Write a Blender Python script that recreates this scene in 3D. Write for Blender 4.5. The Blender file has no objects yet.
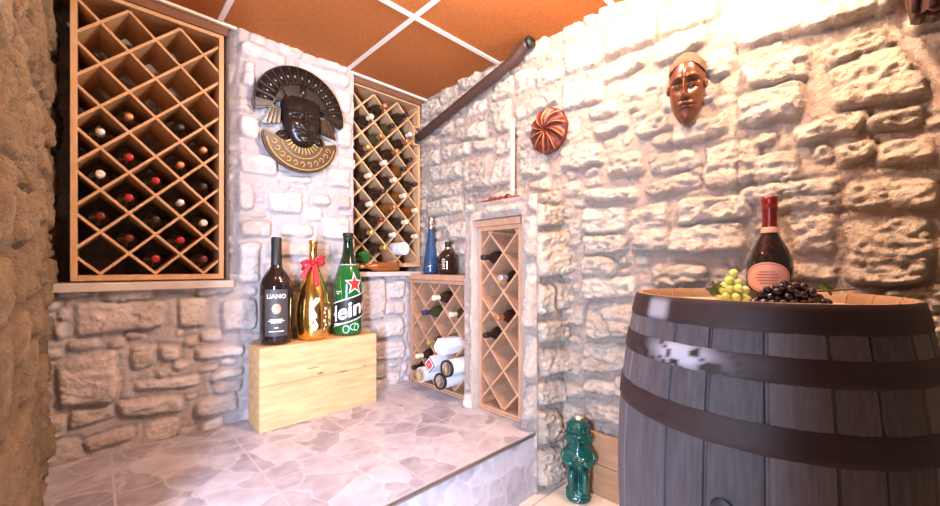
import bpy, bmesh, math, random
import numpy as np
from mathutils import Vector, Matrix, noise as mnoise
random.seed(7); PI = math.pi; R = math.radians
scene = bpy.context.scene
COL = scene.collection
# ------------------------------------------------------------------ frame of the survey: eye at the origin,
# X runs along the back wall, Y into the room, z measured from eye height (all lifted by EYE at the end)
EYE = 1.10
CA, SA = 0.696, 0.718
FPX, CX, HZ = 387.0, 470.0, 267.0
ZF, ZP, ZC = -1.10, -0.803, 1.25            # lower floor, tiled platform, ceiling
YA, XB, XL = 2.29, 1.775, -0.135            # back wall, right wall, left wall
STEP = 1.127
def on_Y(px, py, Y):                        # where a sight line meets the back wall
    t = (px-CX)/FPX; X = Y*(CA+SA*t)/(SA-CA*t); D = CA*X+SA*Y
    return X, (HZ-py)*D/FPX
def on_X(px, py, X):                        # ... the right wall
    t = (px-CX)/FPX; Y = X*(SA-CA*t)/(CA+SA*t); D = CA*X+SA*Y
    return Y, (HZ-py)*D/FPX
# ------------------------------------------------------------------ materials
def nodes_of(name):
    m = bpy.data.materials.new(name); m.use_nodes = True
    nt = m.node_tree; return m, nt, nt.nodes, nt.links, nt.nodes['Principled BSDF']
def mat(name, c, rough=.5, metal=0, c2=None, scale=20, stretch=(1,1,1), bump=0, bscale=None, spec=.5, coat=0, trans=0, detail=4):
    m, nt, N, L, b = nodes_of(name)
    b.inputs['Base Color'].default_value = (*c, 1); b.inputs['Roughness'].default_value = rough
    b.inputs['Metallic'].default_value = metal; b.inputs['Specular IOR Level'].default_value = spec
    b.inputs['Coat Weight'].default_value = coat; b.inputs['Transmission Weight'].default_value = trans
    if c2 or bump:
        tc = N.new('ShaderNodeTexCoord'); mp = N.new('ShaderNodeMapping'); mp.inputs['Scale'].default_value = stretch
        L.new(tc.outputs['Object'], mp.inputs['Vector'])
    if c2:
        n = N.new('ShaderNodeTexNoise'); n.inputs['Scale'].default_value = scale; n.inputs['Detail'].default_value = detail
        L.new(mp.outputs[0], n.inputs['Vector'])
        r = N.new('ShaderNodeValToRGB'); r.color_ramp.elements[0].position = .3; r.color_ramp.elements[1].position = .7
        r.color_ramp.elements[0].color = (*c, 1); r.color_ramp.elements[1].color = (*c2, 1)
        L.new(n.outputs['Fac'], r.inputs[0]); L.new(r.outputs[0], b.inputs['Base Color'])
    if bump:
        n = N.new('ShaderNodeTexNoise'); n.inputs['Scale'].default_value = bscale or scale; n.inputs['Detail'].default_value = 6
        L.new(mp.outputs[0], n.inputs['Vector'])
        bp = N.new('ShaderNodeBump'); bp.inputs['Strength'].default_value = bump; bp.inputs['Distance'].default_value = .01
        L.new(n.outputs['Fac'], bp.inputs['Height']); L.new(bp.outputs[0], b.inputs['Normal'])
    return m
def stone_mat(name, mortar, sa, sb, bd=.035):
    m, nt, N, L, b = nodes_of(name)
    at = N.new('ShaderNodeAttribute'); at.attribute_name = 'stone'
    sp = N.new('ShaderNodeSeparateColor'); L.new(at.outputs['Color'], sp.inputs[0])
    tc = N.new('ShaderNodeTexCoord')
    n1 = N.new('ShaderNodeTexNoise'); n1.inputs['Scale'].default_value = 9; n1.inputs['Detail'].default_value = 8; n1.inputs['Roughness'].default_value = .65
    L.new(tc.outputs['Object'], n1.inputs['Vector'])
    n2 = N.new('ShaderNodeTexNoise'); n2.inputs['Scale'].default_value = 38; n2.inputs['Detail'].default_value = 8; n2.inputs['Roughness'].default_value = .7
    L.new(tc.outputs['Object'], n2.inputs['Vector'])
    def mix(f, a, c, fac=None):
        x = N.new('ShaderNodeMix'); x.data_type = 'RGBA'
        if fac is not None: x.inputs[0].default_value = fac
        if f is not None: L.new(f, x.inputs[0])
        for s, v in ((6, a), (7, c)):
            if isinstance(v, tuple): x.inputs[s].default_value = (*v, 1)
            else: L.new(v, x.inputs[s])
        return x
    st = mix(sp.outputs[1], sa, sb)
    r = N.new('ShaderNodeValToRGB'); r.color_ramp.elements[0].position = .38; r.color_ramp.elements[1].position = .62
    r.color_ramp.elements[0].color = (.70, .66, .64, 1); r.color_ramp.elements[1].color = (1.06, 1.04, 1.02, 1)
    L.new(n1.outputs['Fac'], r.inputs[0])
    ml = N.new('ShaderNodeMix'); ml.data_type = 'RGBA'; ml.blend_type = 'MULTIPLY'; ml.inputs[0].default_value = .8
    L.new(st.outputs[2], ml.inputs[6]); L.new(r.outputs[0], ml.inputs[7])
    fin = mix(sp.outputs[0], mortar, ml.outputs[2])
    L.new(fin.outputs[2], b.inputs['Base Color']); b.inputs['Roughness'].default_value = .9; b.inputs['Specular IOR Level'].default_value = .15
    bp = N.new('ShaderNodeBump'); bp.inputs['Strength'].default_value = 1; bp.inputs['Distance'].default_value = bd
    L.new(n2.outputs['Fac'], bp.inputs['Height']); L.new(bp.outputs[0], b.inputs['Normal'])
    return m
def tile_mat(name, ca, cb, vein, grout, ox, oy, size, vs=5.0, gw=.004):
    m, nt, N, L, b = nodes_of(name)
    tc = N.new('ShaderNodeTexCoord')
    wn = N.new('ShaderNodeTexNoise'); wn.inputs['Scale'].default_value = 7; wn.inputs['Detail'].default_value = 3
    L.new(tc.outputs['Object'], wn.inputs['Vector'])
    add = N.new('ShaderNodeVectorMath'); add.operation = 'MULTIPLY_ADD'; add.inputs[1].default_value = (.12,.12,.12)
    L.new(wn.outputs['Color'], add.inputs[0]); L.new(tc.outputs['Object'], add.inputs[2])
    v1 = N.new('ShaderNodeTexVoronoi'); v1.feature = 'F1'; v1.inputs['Scale'].default_value = vs
    v2 = N.new('ShaderNodeTexVoronoi'); v2.feature = 'DISTANCE_TO_EDGE'; v2.inputs['Scale'].default_value = vs
    L.new(add.outputs[0], v1.inputs['Vector']); L.new(add.outputs[0], v2.inputs['Vector'])
    sc = N.new('ShaderNodeSeparateColor'); L.new(v1.outputs['Color'], sc.inputs[0])
    cl = N.new('ShaderNodeTexNoise'); cl.inputs['Scale'].default_value = 13; cl.inputs['Detail'].default_value = 6
    L.new(tc.outputs['Object'], cl.inputs['Vector'])
    av = N.new('ShaderNodeMath'); av.operation = 'MULTIPLY_ADD'; av.inputs[1].default_value = .75; L.new(sc.outputs[0], av.inputs[0])
    half = N.new('ShaderNodeMath'); half.operation = 'MULTIPLY_ADD'; half.inputs[1].default_value = 1.6; half.inputs[2].default_value = -.65
    L.new(cl.outputs['Fac'], half.inputs[0]); L.new(half.outputs[0], av.inputs[2]); av.use_clamp = True
    r = N.new('ShaderNodeValToRGB'); r.color_ramp.elements[0].color = (*ca,1); r.color_ramp.elements[1].color = (*cb,1)
    L.new(av.outputs[0], r.inputs[0])
    lt = N.new('ShaderNodeMapRange'); lt.inputs[1].default_value = .02; lt.inputs[2].default_value = .06; lt.inputs[3].default_value = .38; lt.inputs[4].default_value = 0
    L.new(v2.outputs['Distance'], lt.inputs[0])
    mx = N.new('ShaderNodeMix'); mx.data_type = 'RGBA'; L.new(lt.outputs[0], mx.inputs[0]); L.new(r.outputs[0], mx.inputs[6]); mx.inputs[7].default_value = (*vein,1)
    sx = N.new('ShaderNodeSeparateXYZ'); L.new(tc.outputs['Object'], sx.inputs[0])
    fs = []
    for out, o in ((0, ox), (1, oy)):
        a = N.new('ShaderNodeMath'); a.operation = 'SUBTRACT'; a.inputs[1].default_value = o; L.new(sx.outputs[out], a.inputs[0])
        p = N.new('ShaderNodeMath'); p.operation = 'PINGPONG'; p.inputs[1].default_value = size/2; L.new(a.outputs[0], p.inputs[0])
        g = N.new('ShaderNodeMath'); g.operation = 'LESS_THAN'; g.inputs[1].default_value = gw; L.new(p.outputs[0], g.inputs[0]); fs.append(g)
    mm = N.new('ShaderNodeMath'); mm.operation = 'MAXIMUM'; L.new(fs[0].outputs[0], mm.inputs[0]); L.new(fs[1].outputs[0], mm.inputs[1])
    m2 = N.new('ShaderNodeMix'); m2.data_type = 'RGBA'; L.new(mm.outputs[0], m2.inputs[0]); L.new(mx.outputs[2], m2.inputs[6]); m2.inputs[7].default_value = (*grout,1)
    L.new(m2.outputs[2], b.inputs['Base Color']); b.inputs['Roughness'].default_value = .38
    bp = N.new('ShaderNodeBump'); bp.inputs['Strength'].default_value = .25; bp.inputs['Distance'].default_value = .006
    L.new(lt.outputs[0], bp.inputs['Height']); bp.invert = True; L.new(bp.outputs[0], b.inputs['Normal'])
    return m
def attr_mat(name, dark, light, wear, rough, scale=30, stretch=(1,1,1), metal=0):   # 'stone' attribute: r = wear, g = board tone
    m, nt, N, L, b = nodes_of(name)
    at = N.new('ShaderNodeAttribute'); at.attribute_name = 'stone'
    sp = N.new('ShaderNodeSeparateColor'); L.new(at.outputs['Color'], sp.inputs[0])
    tc = N.new('ShaderNodeTexCoord'); mp = N.new('ShaderNodeMapping'); mp.inputs['Scale'].default_value = stretch; L.new(tc.outputs['Object'], mp.inputs[0])
    n = N.new('ShaderNodeTexNoise'); n.inputs['Scale'].default_value = scale; n.inputs['Detail'].default_value = 6; L.new(mp.outputs[0], n.inputs['Vector'])
    a = N.new('ShaderNodeMath'); a.operation = 'ADD'; L.new(sp.outputs[1], a.inputs[0]); L.new(n.outputs['Fac'], a.inputs[1])
    s = N.new('ShaderNodeMath'); s.operation = 'MULTIPLY_ADD'; s.inputs[1].default_value = 1; s.inputs[2].default_value = -.5; s.use_clamp = True; L.new(a.outputs[0], s.inputs[0])
    x = N.new('ShaderNodeMix'); x.data_type = 'RGBA'; L.new(s.outputs[0], x.inputs[0]); x.inputs[6].default_value = (*dark,1); x.inputs[7].default_value = (*light,1)
    y = N.new('ShaderNodeMix'); y.data_type = 'RGBA'; L.new(sp.outputs[0], y.inputs[0]); L.new(x.outputs[2], y.inputs[6]); y.inputs[7].default_value = (*wear,1)
    L.new(y.outputs[2], b.inputs['Base Color']); b.inputs['Roughness'].default_value = rough; b.inputs['Metallic'].default_value = metal
    bp = N.new('ShaderNodeBump'); bp.inputs['Strength'].default_value = .35; bp.inputs['Distance'].default_value = .005; L.new(n.outputs['Fac'], bp.inputs['Height']); L.new(bp.outputs[0], b.inputs['Normal'])
    return m
M = {}
M['stoneB'] = stone_mat('pale_rubble_stone', (.52,.43,.38), (.66,.58,.51), (.80,.73,.64))
M['stoneA'] = stone_mat('smooth_block_stone', (.50,.46,.47), (.60,.53,.51), (.74,.70,.71), .014)
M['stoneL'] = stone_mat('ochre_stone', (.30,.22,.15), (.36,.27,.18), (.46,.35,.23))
M['ledge'] = mat('ledge_stone', (.62,.55,.50), .85, c2=(.48,.42,.39), scale=14, bump=.4)
M['tile'] = tile_mat('flagstone_tile', (.27,.24,.30), (.55,.54,.61), (.64,.63,.68), (.50,.47,.50), .89, STEP+.012, .42, vs=6.5)
M['tilelow'] = tile_mat('beige_tile', (.58,.50,.42), (.72,.65,.57), (.70,.64,.56), (.40,.34,.30), 1.40, .64, .44, vs=3)
M['skirt'] = mat('brown_skirting_tile', (.33,.18,.10), .5, c2=(.44,.26,.15), scale=7, stretch=(1,1,4))
M['ceil'] = mat('ceiling_tile', (.46,.155,.045), .9, c2=(.36,.115,.035), scale=60, bump=.25, bscale=140, spec=.1)
M['tbar'] = mat('white_grid_bar', (.82,.74,.68), .4)
M['nosing'] = mat('grey_metal_strip', (.45,.45,.47), .35, 1)
M['pine'] = mat('pale_rack_pine', (.64,.40,.23), .5, c2=(.52,.31,.16), scale=9, stretch=(3,3,.8), bump=.05)
M['oak'] = mat('pinkish_rack_wood', (.56,.32,.20), .5, c2=(.44,.24,.14), scale=9, stretch=(3,3,.8), bump=.05)
M['valance'] = mat('brown_board', (.20,.085,.04), .6, c2=(.15,.06,.03), scale=6, stretch=(1,4,4))
M['boxpine'] = mat('crate_pine', (.74,.48,.25), .55, c2=(.58,.33,.15), scale=5, stretch=(1.2,3,9), bump=.06)
M['knot'] = mat('pine_knot', (.30,.14,.06), .6)
M['blackglass'] = mat('black_glass', (.012,.007,.007), .07, coat=.4)
M['brownglass'] = mat('brown_glass', (.028,.010,.007), .08, coat=.3)
M['greenglass'] = mat('green_glass', (.008,.105,.022), .08, coat=.5)
M['darkgreen'] = mat('dark_green_glass', (.003,.018,.006), .08, coat=.5)
M['bottleglass'] = mat('wine_glass_dark', (.025,.014,.009), .12)
M['amberglass'] = mat('amber_glass', (.15,.05,.012), .1)
M['oliveglass'] = mat('olive_glass', (.045,.045,.014), .1)
M['clearglass'] = mat('pale_glass', (.58,.50,.46), .15, coat=.5)
M['blueglass'] = mat('blue_bottle_coat', (.022,.07,.17), .25, c2=(.015,.045,.12), scale=4, coat=.3)
M['gold'] = mat('gold_plating', (.93,.60,.18), .14, 1)
M['goldpaint'] = mat('gold_paint', (.34,.24,.10), .45, .4)
M['copper'] = mat('copper_gloss', (.45,.16,.05), .18, .6)
M['red'] = mat('red_satin', (.46,.008,.014), .45)
M['redfoil'] = mat('red_foil', (.20,.016,.012), .3, .3)
M['pink'] = mat('pink_label', (.72,.33,.23), .5)
M['pinkdark'] = mat('label_print', (.36,.10,.07), .6)
M['white'] = mat('white_print', (.85,.84,.82), .5)
M['cream'] = mat('cream_paper', (.80,.70,.56), .6)
M['charcoal'] = mat('charcoal_label', (.055,.045,.045), .55)
M['seal'] = mat('copper_seal', (.62,.36,.25), .5, c2=(.45,.22,.15), scale=60)
M['black'] = mat('black_print', (.012,.012,.014), .5)
M['starred'] = mat('red_star', (.68,.02,.03), .4)
M['leafprint'] = mat('pale_green_print', (.35,.62,.40), .5)
M['silver'] = mat('silver_foil', (.75,.74,.75), .25, 1)
M['tubewhite'] = mat('white_gift_tube', (.80,.83,.88), .45)
M['tan'] = mat('tan_cork_end', (.55,.38,.20), .7, c2=(.42,.28,.14), scale=40)
M['pipe'] = mat('dark_brown_pipe', (.060,.030,.026), .45)
M['barrelhead'] = mat('barrel_head_wood', (.58,.42,.26), .7, c2=(.42,.28,.17), scale=8, stretch=(6,1,1), bump=.2)
M['stave'] = attr_mat('grey_oak_stave', (.045,.037,.044), (.135,.118,.135), (.36,.22,.13), .62, 26, (4,4,.35))
M['hoop'] = attr_mat('rusty_hoop', (.014,.006,.007), (.034,.013,.014), (.42,.42,.48), .6, 24)
M['blackmask'] = mat('polished_black_carving', (.010,.007,.008), .24, c2=(.022,.013,.010), scale=5, spec=.3)
M['collar'] = mat('bronze_brown_carving', (.045,.022,.012), .35, c2=(.08,.04,.018), scale=12, spec=.2)
M['maskwood'] = mat('red_brown_mask_wood', (.125,.038,.016), .33, c2=(.075,.022,.010), scale=9, stretch=(1,1,.3), coat=.08)
M['maskhair'] = mat('grey_brown_carved_hair', (.10,.062,.045), .75, c2=(.17,.11,.08), scale=120, bump=.8, bscale=160)
M['terra'] = attr_mat('red_brown_glaze', (.085,.012,.005), (.18,.030,.010), (.50,.22,.12), .34, 30)
M['jade'] = mat('green_glaze', (.006,.105,.080), .16, c2=(.003,.045,.042), scale=14, coat=.3)
M['greengrape'] = mat('green_grape', (.55,.60,.16), .3)
M['blackgrape'] = mat('black_grape', (.016,.008,.014), .16)
M['redberry'] = mat('dark_red_berry', (.16,.02,.02), .35)
M['leaf'] = mat('vine_leaf', (.10,.17,.05), .5, c2=(.18,.25,.08), scale=20)
M['stem'] = mat('woody_stem', (.14,.08,.04), .7)
M['darkwood'] = mat('dark_wood_carving', (.035,.012,.010), .45)
for nm, c, me in (('cap_red',(.40,.02,.025),.2),('cap_gold',(.62,.42,.14),.6),('cap_silver',(.70,.68,.70),.7),('cap_black',(.02,.016,.018),0),('cap_white',(.80,.75,.70),0),
                  ('cap_wine',(.14,.015,.02),.1),('cap_copper',(.55,.24,.12),.6),('cap_blue',(.03,.03,.13),.1),('cap_cream',(.78,.66,.48),0)):
    M[nm] = mat(nm, c, .38, me)
# ------------------------------------------------------------------ building helpers
def link(name, me, m=None, parent=None, smooth=False):
    o = bpy.data.objects.new(name, me); COL.objects.link(o)
    if m is not None and not len(me.materials): me.materials.append(m)
    if smooth: me.polygons.foreach_set('use_smooth', [True]*len(me.polygons))
    if parent: o.parent = parent
    return o
def obj(name, bm, m, parent=None, smooth=False, recalc=True):
    if recalc: bmesh.ops.recalc_face_normals(bm, faces=bm.faces)
    me = bpy.data.meshes.new(name); bm.to_mesh(me); bm.free()
    return link(name, me, m, parent, smooth)
def tag(o, label=None, cat=None, group=None, kind=None):
    if label: o['label'] = label
    if cat: o['category'] = cat
    if group: o['group'] = group
    if kind: o['kind'] = kind
    return o
def thing(name, label, cat, loc=(0,0,0), rot=(0,0,0), group=None):
    o = bpy.data.objects.new(name, None); COL.objects.link(o); o.empty_display_size = .05
    o.location = loc; o.rotation_euler = rot
    return tag(o, label, cat, group)
def struct(o): o['kind'] = 'structure'; return o
def box(bm, c, s, bev=0, mtx=None):
    r = bmesh.ops.create_cube(bm, size=1)
    for v in r['verts']:
        v.co = Vector((v.co.x*s[0]+c[0], v.co.y*s[1]+c[1], v.co.z*s[2]+c[2]))
        if mtx: v.co = mtx @ v.co
    if bev:
        es = list({e for v in r['verts'] for e in v.link_edges})
        bmesh.ops.bevel(bm, geom=es, offset=bev, segments=2, affect='EDGES', profile=.6)
    return bm
def B(c, s, bev=0, mtx=None): return box(bmesh.new(), c, s, bev, mtx)
def lathe(bm, prof, seg=32, mtx=None, c=(0,0,0)):
    rings = []
    for r, z in prof:
        if r < 1e-5: rings.append([bm.verts.new((c[0], c[1], c[2]+z))])
        else: rings.append([bm.verts.new((c[0]+r*math.cos(2*PI*i/seg), c[1]+r*math.sin(2*PI*i/seg), c[2]+z)) for i in range(seg)])
    for a, b in zip(rings, rings[1:]):
        for i in range(seg):
            j = (i+1) % seg
            if len(a) == 1 and len(b) == 1: continue
            if len(a) == 1: bm.faces.new((a[0], b[j], b[i]))
            elif len(b) == 1: bm.faces.new((a[i], a[j], b[0]))
            else: bm.faces.new((a[i], a[j], b[j], b[i]))
    if mtx:
        for rg in rings:
            for v in rg: v.co = mtx @ v.co
    return bm
def L_(prof, seg=32, **k): return lathe(bmesh.new(), prof, seg, **k)
def tube(bm, pts, rad, seg=10, flat=None):           # flat=(vector, ratio): a ribbon-like section
    pts = [Vector(p) for p in pts]; n = len(pts)
    rads = rad if isinstance(rad, (list, tuple)) else [rad]*n
    rings = []; up = None
    for i, p in enumerate(pts):
        d = (pts[min(i+1,n-1)]-pts[max(i-1,0)]).normalized()
        if flat: a = Vector(flat[0]); a = (a-d*a.dot(d)).normalized()
        else:
            if up is None: up = Vector((0,0,1)) if abs(d.z) < .9 else Vector((1,0,0))
            a = (up-d*up.dot(d)).normalized(); up = a
        b = d.cross(a); k = flat[1] if flat else 1
        rings.append([bm.verts.new(p + a*rads[i]*math.cos(2*PI*j/seg) + b*rads[i]*k*math.sin(2*PI*j/seg)) for j in range(seg)])
    for x, y in zip(rings, rings[1:]):
        for j in range(seg): bm.faces.new((x[j], x[(j+1)%seg], y[(j+1)%seg], y[j]))
    bm.faces.new(rings[0][::-1]); bm.faces.new(rings[-1])
    return bm
def T_(pts, rad, seg=10, flat=None): return tube(bmesh.new(), pts, rad, seg, flat)
def ball(bm, c, r, sc=(1,1,1), u=14, v=10):
    q = bmesh.ops.create_uvsphere(bm, u_segments=u, v_segments=v, radius=1)
    for x in q['verts']: x.co = Vector((x.co.x*r*sc[0]+c[0], x.co.y*r*sc[1]+c[1], x.co.z*r*sc[2]+c[2]))
    return bm
def prism(bm, outline, y0, y1, bev=0):               # outline in (x, z), thickness along y; y0 is the front
    f = [bm.verts.new((x, y0, z)) for x, z in outline]; b = [bm.verts.new((x, y1, z)) for x, z in outline]
    n = len(outline); ff = bm.faces.new(f); bm.faces.new(b[::-1])
    for i in range(n): bm.faces.new((f[i], b[i], b[(i+1)%n], f[(i+1)%n]))
    if bev:
        bmesh.ops.recalc_face_normals(bm, faces=bm.faces)
        bmesh.ops.bevel(bm, geom=list(ff.edges), offset=bev, segments=2, affect='EDGES')
    return bm
def flat_text(s, size, shear=0, bold=0):
    cu = bpy.data.curves.new('lettering', 'FONT'); cu.body = s; cu.size = size; cu.align_x = 'CENTER'; cu.shear = shear; cu.offset = bold; cu.resolution_u = 3
    o = bpy.data.objects.new('lettering', cu); COL.objects.link(o)
    bpy.context.view_layer.update()
    me = bpy.data.meshes.new_from_object(o); bpy.data.objects.remove(o); bpy.data.curves.remove(cu)
    bm = bmesh.new(); bm.from_mesh(me); bpy.data.meshes.remove(me)
    return bm                                        # lies in x, y
def poly2(pts):
    bm = bmesh.new(); bm.faces.new([bm.verts.new((x, y, 0)) for x, y in pts]); return bm
def refine(bm, mx):
    bmesh.ops.triangulate(bm, faces=bm.faces)
    for _ in range(6):
        es = [e for e in bm.edges if e.calc_length() > mx]
        if not es: break
        bmesh.ops.subdivide_edges(bm, edges=es, cuts=1); bmesh.ops.triangulate(bm, faces=bm.faces)
    return bm
def rad_at(prof, z):
    for (r0, z0), (r1, z1) in zip(prof, prof[1:]):
        if z1 > z0 and z0 <= z <= z1: return r0+(r1-r0)*(z-z0)/(z1-z0)
    return prof[-1][0]
def wrap(bm, prof, phi, z0, eps=.0008, x0=0, slope=0, mx=.012):   # bend flat print round a bottle
    refine(bm, mx); Rr = max(r for r, z in prof)
    for v in bm.verts:
        x, y = v.co.x+x0, v.co.y+z0+slope*(v.co.x+x0); r = rad_at(prof, y)+eps+v.co.z; a = phi+x/Rr
        v.co = (r*math.cos(a), r*math.sin(a), y)
    return bm
def ell(a, b, n=40, c=(0,0)): return [(c[0]+a*math.cos(2*PI*i/n), c[1]+b*math.sin(2*PI*i/n)) for i in range(n)]
def rect(w, h, c=(0,0)): return [(c[0]-w/2,c[1]-h/2),(c[0]+w/2,c[1]-h/2),(c[0]+w/2,c[1]+h/2),(c[0]-w/2,c[1]+h/2)]
# ------------------------------------------------------------------ rubble walls (height field of real relief)
def hsh(x, y, s):
    n = (x.astype(np.int64)*374761393 + y.astype(np.int64)*668265263 + s*974711) & 0x7fffffff
    n = ((n ^ (n >> 13))*1274126177) & 0x7fffffff
    return ((n ^ (n >> 16)) & 0xffff)/65535.0
def vn(x, y, s=0):
    xi, yi = np.floor(x), np.floor(y); fx, fy = x-xi, y-yi; fx = fx*fx*(3-2*fx); fy = fy*fy*(3-2*fy)
    a, b, c, d = hsh(xi,yi,s), hsh(xi+1,yi,s), hsh(xi,yi+1,s), hsh(xi+1,yi+1,s)
    return (a*(1-fx)+b*fx)*(1-fy)+(c*(1-fx)+d*fx)*fy
def fbm(x, y, s=0, o=4):
    t = 0; w = 0; a = 1.
    for i in range(o): t = t+a*vn(x*2**i+i*17.3, y*2**i-i*9.1, s+i*31); w += a; a *= .55
    return t/w
def sstep(a, b, x): t = np.clip((x-a)/(b-a), 0, 1); return t*t*(3-2*t)
def rubble(name, org, u, v, n, ul, vl, res, stones, material, holes=(), amp=(.025,.05), rough=.016, seed=1, taper=(), base=None, fill=True, fillsize=(.10,.26,.07,.13), warp=.012, tz=(-.28,.0), soft=False, strata=0.0):
    rs = np.random.RandomState(seed)
    nu, nv = int(ul/res)+1, int(vl/res)+1
    U, V = np.meshgrid(np.linspace(0, ul, nu), np.linspace(0, vl, nv))
    wu = U+warp*2*(fbm(U*13, V*13, seed)-.5)+warp*.8*(fbm(U*45, V*45, seed+5)-.5); wv = V+warp*2*(fbm(U*13+40, V*13, seed+9)-.5)+warp*.8*(fbm(U*45, V*45, seed+15)-.5)
    h = .016*(fbm(U*7, V*10, seed+2)-.5)+.009*(fbm(U*40, V*46, seed+3)-.5)
    mask = np.zeros_like(U); tone = np.full_like(U, .5); occ = np.zeros(U.shape, bool)
    rid = (1-np.abs(2*fbm(U*11, V*19, seed+20)-1)); fine = fbm(U*34, V*52, seed+21); crk = np.abs(2*fbm(U*7+3, V*13, seed+22, 3)-1)
    ph_ = V/.034+U*.9*np.sin(seed)+2.6*fbm(U*3.1, V*7, seed+30); lay = 1-(ph_-np.floor(ph_)); lay = lay*sstep(0,.12,1-lay)
    def place(poly, auto=False):
        p = np.array(poly, float); c = p.mean(0); lo, hi = p.min(0)-.03, p.max(0)+.03
        i0, i1 = np.searchsorted(U[0], lo[0]), np.searchsorted(U[0], hi[0]); j0, j1 = np.searchsorted(V[:,0], lo[1]), np.searchsorted(V[:,0], hi[1])
        if i1-i0 < 3 or j1-j0 < 3: return
        sl = (slice(j0,j1), slice(i0,i1)); a, b = wu[sl], wv[sl]; acc = 0; ar = 0
        for k in range(len(p)): q = p[(k+1)%len(p)]; ar += p[k][0]*q[1]-q[0]*p[k][1]
        sg = 1 if ar > 0 else -1
        for k in range(len(p)):
            e = p[(k+1)%len(p)]-p[k]; e = e/(np.hypot(*e)+1e-9)
            d = sg*(e[0]*(b-p[k][1])-e[1]*(a-p[k][0])); acc = acc+np.exp(-np.clip(d,-.3,.3)*110)
        d = -np.log(acc+1e-12)/110
        if auto and (occ[sl] & (d > -.004)).sum() > .06*max(1, (d > -.004).sum()): return
        A = rs.uniform(*amp)*(rs.uniform(.3,.7) if auto else 1); m = sstep(0, .013, d)
        grv = -.006*sstep(-.020,-.004,d)*(1-sstep(-.002,.006,d)); h[sl] += np.where(mask[sl] < .05, grv, 0)
        hs = m*(A*(.80+.20*sstep(0, .035, d)) + rs.uniform(*tz)*(.5 if auto else 1)*(b-c[1]) + rs.uniform(-.12,.12)*(a-c[0]) + rough*(1.2*(rid[sl]-.62)+1.5*(fine[sl]-.5)) - rough*.55*(1-sstep(0,.10,crk[sl])) + strata*rs.uniform(.2,1.3)*(lay[sl]-.5)*(.4+1.2*fine[sl]))
        up = (hs > h[sl]) & (m > .02)
        h[sl] = np.where(up, hs, h[sl]); mask[sl] = np.maximum(mask[sl], sstep(.0,.010,d)); tone[sl] = np.where(d > 0, rs.rand(), tone[sl]); occ[sl] |= d > -.003
    for s in stones: place(s)
    if fill:
        for _ in range(int(ul*vl*900)):
            w, hh = rs.uniform(*fillsize[:2]), rs.uniform(*fillsize[2:]); cu, cv = rs.uniform(0, ul), rs.uniform(0, vl); j = lambda: rs.uniform(-.012,.012)
            place([(cu-w/2+j(),cv-hh/2+j()),(cu+w/2+j(),cv-hh/2+j()),(cu+w/2+j(),cv+hh/2+j()),(cu-w/2+j(),cv+hh/2+j())], True)
        for _ in range(int(ul*vl*700)):
            w, hh = rs.uniform(.04,.10), rs.uniform(.03,.06); cu, cv = rs.uniform(0, ul), rs.uniform(0, vl)
            place([(cu-w/2,cv-hh/2),(cu+w/2,cv-hh/2),(cu+w/2,cv+hh/2),(cu-w/2,cv+hh/2)], True)
    for a0, a1, b0, b1 in holes: h *= sstep(.004, .03, np.maximum(np.maximum(a0-U, U-a1), np.maximum(b0-V, V-b1))) if soft else 1
    for side, wd in taper:
        dd = {'u0': U, 'u1': ul-U, 'v0': V, 'v1': vl-V}[side]; h *= sstep(0, wd, dd)
    if base is not None: h = h+base(U, V)
    org, u, v, n = (np.array(q, float) for q in (org, u, v, n))
    P = org+U[...,None]*u+V[...,None]*v+h[...,None]*n
    idx = np.arange(nu*nv).reshape(nv, nu)
    Q = np.stack([idx[:-1,:-1], idx[:-1,1:], idx[1:,1:], idx[1:,:-1]], -1).reshape(-1, 4)
    if np.dot(np.cross(u, v), n) < 0: Q = Q[:, ::-1]
    uc = ((U[:-1,:-1]+U[1:,1:])/2).ravel(); vc = ((V[:-1,:-1]+V[1:,1:])/2).ravel(); keep = np.ones(len(Q), bool)
    for a0, a1, b0, b1 in holes: keep &= ~((uc > a0) & (uc < a1) & (vc > b0) & (vc < b1))
    Q = Q[keep]
    me = bpy.data.meshes.new(name); me.vertices.add(nu*nv); me.vertices.foreach_set('co', P.ravel())
    me.loops.add(len(Q)*4); me.loops.foreach_set('vertex_index', Q.ravel().astype(np.int32))
    me.polygons.add(len(Q)); me.polygons.foreach_set('loop_start', np.arange(0, len(Q)*4, 4, dtype=np.int32)); me.polygons.foreach_set('loop_total', np.full(len(Q), 4, np.int32))
    me.update(calc_edges=True); me.validate()
    at = me.attributes.new('stone', 'FLOAT_COLOR', 'POINT')
    at.data.foreach_set('color', np.stack([mask, tone, fine, np.ones_like(mask)], -1).ravel().astype(np.float32))
    return struct(link(name, me, material, None, True))
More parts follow.
